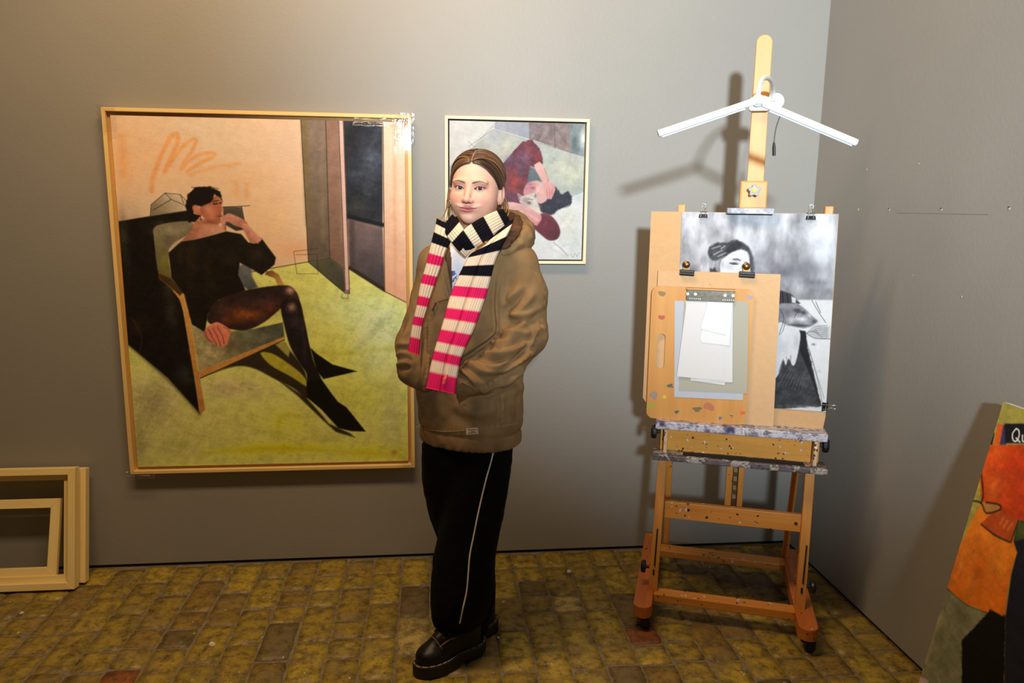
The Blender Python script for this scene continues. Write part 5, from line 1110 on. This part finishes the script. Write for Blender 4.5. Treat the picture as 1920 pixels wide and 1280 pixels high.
# shirt seen in the opening
A_ = [(815, 425), (890, 425), (890, 500), (875, 560), (853, 600), (830, 560), (815, 500)]
gx, gy = np.meshgrid(np.linspace(812, 905, 72), np.linspace(446, 600, 120)); Pv = []
for x, y in zip(gx.ravel(), gy.ravel()):
    q_ = stick(JT, x, y, 0.0, -.80); vq = ray(x, y); Pv.append(np.array(q_)+vq*.012/np.linalg.norm(vq))
Pv = np.array(Pv); i = np.arange(72*120).reshape(120, 72); Fq = np.stack([i[1:, :-1], i[1:, 1:], i[:-1, 1:], i[:-1, :-1]], -1).reshape(-1, 4); Uq = np.stack([gx.ravel(), gy.ravel()], -1)
sc_ = np.tile(np.array((226., 226., 232.)), (len(Pv), 1)); pr = n3(np.stack([Uq[:, 0]/4, Uq[:, 1]/4, 0*Uq[:, 0]], -1), 1, 2); m_ = ((pr > .08) & (Uq[:, 1] > 508) & (Uq[:, 0] > 836)); sc_[m_] = (96, 104, 176)
ln_ = (plines(Uq, [(838, 430), (846, 480), (848, 520), (846, 580)])[1] > 0) | (Uq[:, 0] < 836); sc_[ln_] = (92, 66, 44)
grid_obj('shirt', Pv, Fq, lin(sc_), vcol('cotton', .85, .2), person)
# collar flap, zip pull, cuff flap, hem tag
def flap(name, poly, th_, mat, parent, tree=JT, lift=.003, **kw):
    ft = [stick(tree, x, y, lift+th_) for x, y in poly]; bk = [stick(tree, x, y, lift*.2) for x, y in poly]; n = len(poly)
    return obj(name, MB().add(ft+bk, [tuple(range(n)), tuple(range(2*n-1, n-1, -1))]+[(k_, k_+n, (k_+1) % n+n, (k_+1) % n) for k_ in range(n)]), mat, parent, **kw)
TAN = plain('canvas_tan', (132, 103, 68), .82, 0, .14, 90, .2)
TAND = plain('canvas_tan_edge', (152, 118, 76), .82, 0, .14, 90, .2)
flap('collar_edge', [(829, 478), (838, 494), (846, 545), (851, 574), (845, 572), (834, 548), (824, 500)], .006, TAN, jacket, bevel=.002)
flap('collar_edge', [(868, 520), (872, 530), (858, 566), (849, 582), (846, 576), (856, 552)], .005, TAN, jacket, bevel=.002)
zp = obj('zip_pull', MB().tube([stick(JT, 818, 567, .008), stick(JT, 814, 575, .009), stick(JT, 811, 582, .008)], [.0035, .0028, .0042], 8), plain('zip_steel', (206, 200, 190), .3, 1.0), jacket)
obj('zipper', MB().tube([stick(JT, 820+(842-820)*(1-t), 566-(t-1)*-0+6*(t-1), .004) for t in np.linspace(0, 1, 8)], .0018, 6), plain('brass_zip', (150, 116, 66), .4, .8), jacket)
cuff = flap('cuff_flap', [(857, 728), (866, 716), (897, 728), (893, 735), (860, 757), (856, 745)], .006, TAN, jacket, lift=.006, bevel=.002)
obj('button', MB().lathe([(.0055, 0), (.0055, -.003), (.003, -.004)], stick(JT, 864, 744, .014), (0, 1, 0), 14), plain('horn_button', (70, 48, 34), .4), cuff)
lbl = flap('hem_label', [(874, 803), (896, 801), (897, 813), (874, 815)], .0015, plain('label_cloth', (206, 184, 150), .8), jacket, lift=.004)
for y_, c_ in ((806, (120, 84, 60)), (809, (176, 60, 48)), (812, (120, 84, 60))):
    flap('label_line', [(877, y_-1), (894, y_-1.8), (894, y_-.6), (877, y_+.4)] if y_ != 809 else [(883, y_-1), (890, y_-1.4), (890, y_+.4), (883, y_+.8)], .0006, plain('label_ink_%d' % c_[0], c_, .8), lbl, lift=.0068)
for L in ([(212, 1068), (400, 1098), (640, 1080), (905, 1045)],):
    pts = [stick(JT, x, y, .0006) for x, y in spline(z4(L), 10)]; obj('hem_seam', MB().tube(pts, .0014, 6), TAND, jacket, smooth=True)
# hood lying on the shoulders, with its fleece lining
def sweep(name, pts, r, flat, mat, c, parent, wob=.0, seedk=1.0):
    P = spline([np.append(at(x, y, Yd), rr) for x, y, Yd, rr in pts], 10); n = 28; m_ = len(P); Vv = []
    for k_ in range(m_):
        T_ = P[min(k_+1, m_-1), :3]-P[max(k_-1, 0), :3]; T_ /= np.linalg.norm(T_); s1 = np.cross(T_, (0, 0, 1.)); s1 /= np.linalg.norm(s1); s2 = np.cross(s1, T_)
        e = math.sin(PI*np.clip(k_/(m_-1), .04, .96))**.35
        for j in range(n):
            t = 2*PI*j/n; Vv.append(P[k_, :3]+(s1*math.cos(t)*flat+s2*math.sin(t))*P[k_, 3]*e)
    Vv = np.array(Vv); Fq = np.array([(k_*n+j, k_*n+(j+1) % n, (k_+1)*n+(j+1) % n, (k_+1)*n+j) for k_ in range(m_-1) for j in range(n)])
    Vv = Vv+wob*np.stack([n3(Vv+k_*7, 40*seedk, 2) for k_ in range(3)], -1)
    cc = np.array(c, float)*(1+.25*n3(Vv, 50*seedk, 3))[:, None]
    return grid_obj(name, Vv, Fq, lin(np.clip(cc, 0, 255)), mat, parent)
hood = sweep('hood', [(940, 474, -.85, .020), (965, 462, -.835, .030), (985, 446, -.79, .038), (982, 430, -.72, .040), (960, 418, -.65, .042), (905, 414, -.62, .042), (850, 424, -.63, .038), (822, 446, -.67, .03)], .04, .72, CANV, (132, 103, 68), person, .012)
OFF[hood.name] = OFF[person.name]
FLE = vcol('fleece', .95, .1, .9, 260)
sweep('hood_lining', [(936, 470, -.855, .016), (952, 455, -.845, .020), (966, 436, -.80, .024), (966, 420, -.73, .026), (945, 412, -.66, .026), (900, 410, -.64, .024), (852, 420, -.65, .02)], .03, .9, FLE, (92, 64, 46), hood, .012, 2.0)

# ---- scarf: ribbed knit ribbon, black/cream round the neck, pink/cream at the ends
BLKN, CRM, PNK = (17, 15, 22), (232, 206, 178), (226, 34, 98)
KNIT = vcol('knit_wool', .95, .12, .5, 420)
scarf = None
def ribbon(name, pts, stripes, ribs, parent, th_=.016, groove=True, n=12, ymode=True, bulge=.012, m_=46):
    """pts rows: px, py, Y, half-width vector (dx, dy) in pixels; stripes: list of (limit, colour) along py or along the path"""
    P = spline(pts, n); K = len(P); Vv = []; cc = []; s = np.linspace(-1, 1, m_)
    Lp = np.concatenate([[0], np.cumsum(np.hypot(np.diff(P[:, 0]), np.diff(P[:, 1])))])
    def colour(k_):
        key = P[k_, 1] if ymode else Lp[k_]
        for lim, c_ in stripes:
            if key < lim: return c_
        return stripes[-1][1]
    for k_ in range(K):
        x, y, Yd, dx, dy = P[k_]; c_ = colour(k_)
        edge = np.clip((1-np.abs(s))*6, 0, 1)**.5
        off = -(th_*.5*edge+bulge*(1-s**2)+.0016*edge*np.cos(s*PI*ribs))
        if groove: off = off+.011*np.exp(-((s-.02)/.07)**2)
        for t, o_ in zip(s, off): Vv.append(at(x+dx*t, y+dy*t, Yd+o_)); cc.append(c_)
        for t, e_ in zip(s[::-1], edge): Vv.append(at(x+dx*t, y+dy*t, Yd+th_*.5*e_)); cc.append(c_)
    w2 = 2*m_; Fq = [(k_*w2+j, k_*w2+(j+1) % w2, (k_+1)*w2+(j+1) % w2, (k_+1)*w2+j) for k_ in range(K-1) for j in range(w2)]
    Vv = np.array(Vv); ea = [(0*w2+j, 0*w2+j+1, 0*w2+w2-2-j, 0*w2+w2-1-j) for j in range(m_-1)]; eb = [((K-1)*w2+j, (K-1)*w2+w2-1-j, (K-1)*w2+w2-2-j, (K-1)*w2+j+1) for j in range(m_-1)]
    # each row carries one colour, so stripe edges stay crisp
    return grid_obj(name, Vv, np.array(Fq+ea+eb), lin(np.array(cc)), KNIT, parent)
scarf = thing('scarf', None, None, (-1.48, -.83, 1.05)); scarf.parent = person; OFF['scarf'] = (-1.48, -.83, 1.05)
scarf.location = (-1.48+1.51, -.83+.76, 1.05)
def alt(lims, c0, c1, last=None):
    out = []; 
    for i_, l_ in enumerate(lims): out.append((l_, c0 if i_ % 2 == 0 else c1))
    out.append((1e9, last or (c0 if len(lims) % 2 == 0 else c1))); return out
# wrap round the back and sides of the neck
def neck_loop(name, cpx, cpy, cY, rx, ry, z_of, wd, a0, a1, stripe, parent, ph=0.0):
    c = at(cpx, cpy, cY); K = 110; m_ = 30; Vv = []; cc = []
    for k_ in range(K):
        a_ = a0+(a1-a0)*k_/(K-1); base = c+np.array([rx*math.cos(a_), ry*math.sin(a_), z_of(a_)]); out = np.array([math.cos(a_), math.sin(a_), 0.0])
        ci = int((a_-a0)*max(rx, ry)/stripe+ph) % 2
        for j in range(m_):
            t = 2*PI*j/m_; Vv.append(base+np.array([0, 0, 1])*wd*math.sin(t)+out*(.018*math.cos(t)+.0016*math.cos(t*11))); cc.append(CRM if ci else BLKN)
    Fq = np.array([(k_*m_+j, k_*m_+(j+1) % m_, (k_+1)*m_+(j+1) % m_, (k_+1)*m_+j) for k_ in range(K-1) for j in range(m_)])
    return grid_obj(name, np.array(Vv), Fq, lin(np.array(cc, float)), KNIT, parent)
neck_loop('neck_wrap', 892, 430, -.745, .084, .080, lambda a_: .012*math.cos(a_)+.016*math.sin(a_), .034, -.35, PI+.35, .034, scarf)
neck_loop('neck_wrap', 890, 436, -.755, .088, .090, lambda a_: .022*math.cos(a_)-.004, .030, -1.25, .6, .034, scarf, 1)
# band from the left side of the neck crossing down under the knot
ribbon('neck_band', [(838, 414, -.835, 10, -13), (848, 428, -.862, 12, -14), (860, 444, -.878, 12, -13), (872, 460, -.884, 11, -12), (880, 472, -.878, 9, -10)], alt([20, 34, 58], BLKN, CRM), 7, scarf, .014, False, ymode=False, bulge=.010)
# band from the right side of the neck coming down over it
ribbon('neck_band', [(952, 406, -.80, -8, -15), (934, 414, -.838, -9, -17), (914, 425, -.868, -10, -18), (895, 437, -.892, -11, -18), (878, 449, -.904, -11, -16), (864, 458, -.894, -9, -12)], alt([14, 40, 66, 84], BLKN, CRM), 8, scarf, .014, False, ymode=False, bulge=.010)
# hanging ends
ribbon('scarf_end', [(836, 418, -.835, 17, 9), (831, 440, -.855, 17, 8), (822, 465, -.865, 15, 5), (812, 500, -.868, 14, 3), (801, 535, -.872, 13, 3), (791, 575, -.878, 10.5, 2), (782, 612, -.884, 9.5, 2), (775, 662, -.892, 10.5, 3)],
       [(428, BLKN), (443, CRM), (460, BLKN), (478, CRM), (497, PNK), (516, CRM), (535, PNK), (555, CRM), (574, PNK), (594, CRM), (612, PNK), (632, CRM), (999, PNK)], 5, scarf, .014, False, 14, bulge=.006)
ribbon('scarf_end', [(944, 424, -.845, 20, -16), (930, 446, -.880, 27, -17), (913, 466, -.900, 31, -10), (899, 494, -.905, 29, -2), (888, 525, -.912, 31, 2), (877, 556, -.918, 33, 3), (859, 612, -.942, 30, 5), (838, 669, -.966, 26, 6), (826, 733, -.985, 28, 6)],
       [(436, BLKN), (456, CRM), (476, BLKN), (497, CRM), (517, BLKN), (538, CRM), (559, PNK), (581, CRM), (602, PNK), (624, CRM), (645, PNK), (664, CRM), (683, PNK), (701, CRM), (999, PNK)], 14, scarf, .016, True, 14, bulge=.009)
obj('scarf_tag', MB().tube([at(838, 702, -.999), at(834, 710, -1.003), at(832, 719, -1.003)], [.003, .005, .0045], 8), plain('coral_tag', (238, 96, 92), .7), scarf)

# ---- trousers
lo = at(770, 1215, -.75); hi = at(985, 780, -.75)
X, Y, Z, ax = grid3((lo[0], -.97, max(lo[2], .02)), (hi[0], -.50, hi[2]), .006)
def leg(sec):
    z_ = np.array([at(x, y, Yd)[2] for y, x, w_, d_, Yd in sec]); xc = np.array([at(x, y, Yd)[0] for y, x, w_, d_, Yd in sec])
    o_ = np.argsort(z_); g = lambda arr: np.interp(ax[2], z_[o_], np.array(arr)[o_])[None, None, :]
    cx, cy, w_, d_ = g(xc), g([s[4] for s in sec]), g([s[2]*.00163 for s in sec]), g([s[3] for s in sec])
    q = np.sqrt(((X-cx)/w_)**2+((Y-cy)/d_)**2); return np.maximum((q-1)*np.minimum(w_, d_), np.maximum(z_.min()-Z, Z-z_.max()))
f1 = leg([(790, 908, 50, .085, -.750), (820, 906, 55, .086, -.752), (832, 905, 61, .088, -.755), (900, 899, 60, .098, -.768), (960, 888, 60, .105, -.785), (1040, 871, 62, .10, -.795), (1110, 865, 61, .10, -.792), (1140, 862, 58, .094, -.780), (1163, 859, 53, .082, -.762)])
f2 = leg([(790, 855, 50, .085, -.735), (820, 854, 54, .085, -.735), (832, 849, 63, .085, -.735), (900, 851, 63, .098, -.715), (960, 858, 58, .10, -.69), (1040, 880, 54, .095, -.66), (1110, 891, 42, .09, -.65), (1150, 889, 36, .085, -.65), (1192, 884, 28, .075, -.66)])
F = smin(f1, f2, .02)
V, Q = nets(F, ax); V = relax(V, Q, 2, .5); N = vnormals(V, Q)
V = V+N*(.006*n3(V*np.array([1, 1, .35]), 18, 2)+.003*n3(V, 40, 2))[:, None]
BLKC = plain('black_jersey', (5, 5, 7), .9, 0, .15, 80, .15, .15)
trs = grid_obj('trousers', V, Q, None, BLKC, person); OFF[trs.name] = OFF[person.name]
TT = BVHTree.FromPolygons([tuple(p) for p in V], [tuple(q) for q in Q])
pip = spline([(931, 813), (928, 832), (922, 860), (911, 900), (898, 955), (889, 1000), (881, 1040), (878, 1075), (875, 1108), (868, 1140), (862, 1168)], 8)
obj('piping', MB().tube([stick(TT, x, y, .0005, -.88) for x, y in pip], .0024, 8), plain('white_cord', (226, 214, 204), .7), trs, smooth=True)
WT = plain('white_thread', (206, 204, 206), .8)
for L in ([(876, 819), (879, 824), (883, 820), (886, 824)], [(886, 824), (888, 819), (891, 824), (894, 819), (897, 823)]):
    obj('embroidery', MB().tube([stick(TT, x, y, .001, -.88) for x, y in spline(L, 4)], .0011, 6), WT, trs)

# ---- platform boots
def boot(cx, cy, ang, name, seed, detail=True):
    A, B, C, ax_ = grid3((-.07, -.15, 0.0), (.07, .155, .19), .0032)
    def foot2d(grow):
        d = np.sqrt((A/(.047+grow))**2+((B-.055)/(.082+grow))**2)-1; d = d*(.047+grow)
        e = np.sqrt((A/(.037+grow))**2+((B+.075)/(.058+grow))**2)-1; e = e*(.037+grow)
        m_ = np.maximum(np.abs(A)-(.036+grow), np.abs(B+.01)-.085); return smin(smin(d, e, .02), m_, .02)
    sole = smax(foot2d(.006), np.maximum(C-.043, .001-C), .004)
    sole = np.where((B > -.045) & (B < -.01) & (C < .012), np.maximum(sole, .012-C), sole)
    up = ell(A, B, C, (0, .078, .057), (.0465, .054, .036)); up = smin(up, ell(A, B, C, (0, .008, .074), (.041, .080, .064)), .02)
    up = smin(up, caps(A, B, C, (0, -.072, .06), (0, -.070, .18), .040, .044), .03); up = smax(up, .040-C, .003)
    out = []
    rt = thing(name, None, None, (cx, cy, 0.0)); rt.parent = person; rt.location = (cx+1.51, cy+.76, 0.0); rt.rotation_euler = (0, 0, ang); OFF[rt.name] = (0, 0, 0)
    Vs, Qs = nets(sole, ax_); grid_obj('platform_sole', Vs, Qs, None, plain('rubber_sole', (8, 7, 6), .6), rt)
    Vu, Qu = nets(up, ax_); Vu = relax(Vu, Qu, 1); Nu = vnormals(Vu, Qu); Vu = Vu+Nu*(.0012*n3(Vu, 60, 2))[:, None]
    Vu[:, 2] -= .0015
    grid_obj('upper', Vu, Qu, None, plain('black_leather', (10, 8, 7), .42, 0, .2, 60, .1, .3), rt)
    if detail:
        T_ = BVHTree.FromPolygons([tuple(p) for p in Vu], [tuple(q) for q in Qu])
        # welt stitching, dash by dash along one thread
        ol = []
        for k_ in range(120):
            a_ = 2*PI*k_/120; d = Vector((math.cos(a_), math.sin(a_), 0)); r_ = .02
            while r_ < .16:
                p_ = d*r_; s_in = min((p_.x/.05)**2+((p_.y-.055)/.085)**2, (p_.x/.040)**2+((p_.y+.075)/.061)**2, 9 if abs(p_.y+.01) > .085 else (abs(p_.x)/.039)**8)
                if s_in > 1: break
                r_ += .001
            ol.append((d.x*(r_-.002), d.y*(r_-.002), .0425))
        mb = MB().tube(ol+[ol[0]], .0016, 6); kk = np.repeat(np.arange(121), 6)
        cc = np.where((kk % 3 > 0)[:, None], np.array((186., 158., 96.)), np.array((20., 16., 14.)))
        grid_obj('welt_stitching', np.array(mb.v), np.array([f for f in mb.f if len(f) == 4]), lin(cc), vcol('thread', .7, .2), rt)
        def on_up(x, y, lift):
            h = T_.ray_cast(Vector((x, y, .4)), Vector((0, 0, -1))); return (h[0] if h[0] is not None else Vector((x, y, .1)))+Vector((0, 0, lift))
        lace = plain('boot_lace', (34, 28, 24), .7); yel = plain('yellow_stitch', (170, 132, 56), .7)
        for k_ in range(4):
            y_ = .045-.022*k_
            obj('lace', MB().tube([on_up(x, y_+.004*math.sin(x*60), .003) for x in np.linspace(-.022, .022, 7)], .0030, 8), lace, rt, smooth=True)
            for s_ in (-1, 1):
                obj('eyelet', MB().torus(on_up(s_*.025, y_, .0012), .004, .0012, (s_*.6, 0, .8), 14, 6), plain('eyelet_brass', (150, 120, 70), .35, .9), rt)
        for s_ in (-1, 1):
            for o_ in (0, .006):
                obj('seam_stitch', MB().tube([on_up(s_*(.030+.002*k_), .066-o_-.020*k_+.0, .0006) for k_ in range(4)], .0009, 6), yel, rt, smooth=True)
        obj('toe_seam', MB().tube([on_up(x, .070-9*x*x, .0006) for x in np.linspace(-.036, .036, 13)], .0009, 6), yel, rt, smooth=True)
    return rt
bdir = math.atan2(-.545, -.84)-PI/2
boot(-1.551, -.783, bdir, 'boot', 1)
boot(-1.478, -.665, math.atan2(-.75, -.66)-PI/2, 'boot', 2)

# ------------------------------------------------------------------ bits of plaster lying on the bricks
for k, (px, py, r_) in enumerate(((1067, 1071, .013), (41, 1149, .011), (397, 1207, .014), (1032, 1054, .005), (1131, 1050, .005), (944, 1128, .006), (934, 1195, .007), (862, 1062, .004), (656, 1083, .004))):
    v_ = ray(px, py); q_ = CAM+v_*((.0005-CAM[2])/v_[2]); rr_ = random.Random(k)
    ol = [(r_*rr_.uniform(.55, 1.0)*math.cos(a_), r_*rr_.uniform(.6, 1.2)*math.sin(a_)) for a_ in np.linspace(0, 2*PI, 8, endpoint=False)]
    n_ = len(ol); V_ = [(x, y, 0) for x, y in ol]+[(x*.7, y*.7, r_*.35) for x, y in ol]
    o_ = obj('plaster_chip', MB().add(V_, [tuple(range(n_-1, -1, -1)), tuple(range(n_, 2*n_))]+[(i_, (i_+1) % n_, (i_+1) % n_+n_, i_+n_) for i_ in range(n_)]), plain('plaster_white', (206, 196, 176), .9))
    o_.location = tuple(q_); tag(o_, 'small white plaster chip lying loose on the brick floor', 'chip', 'plaster chips on the floor')
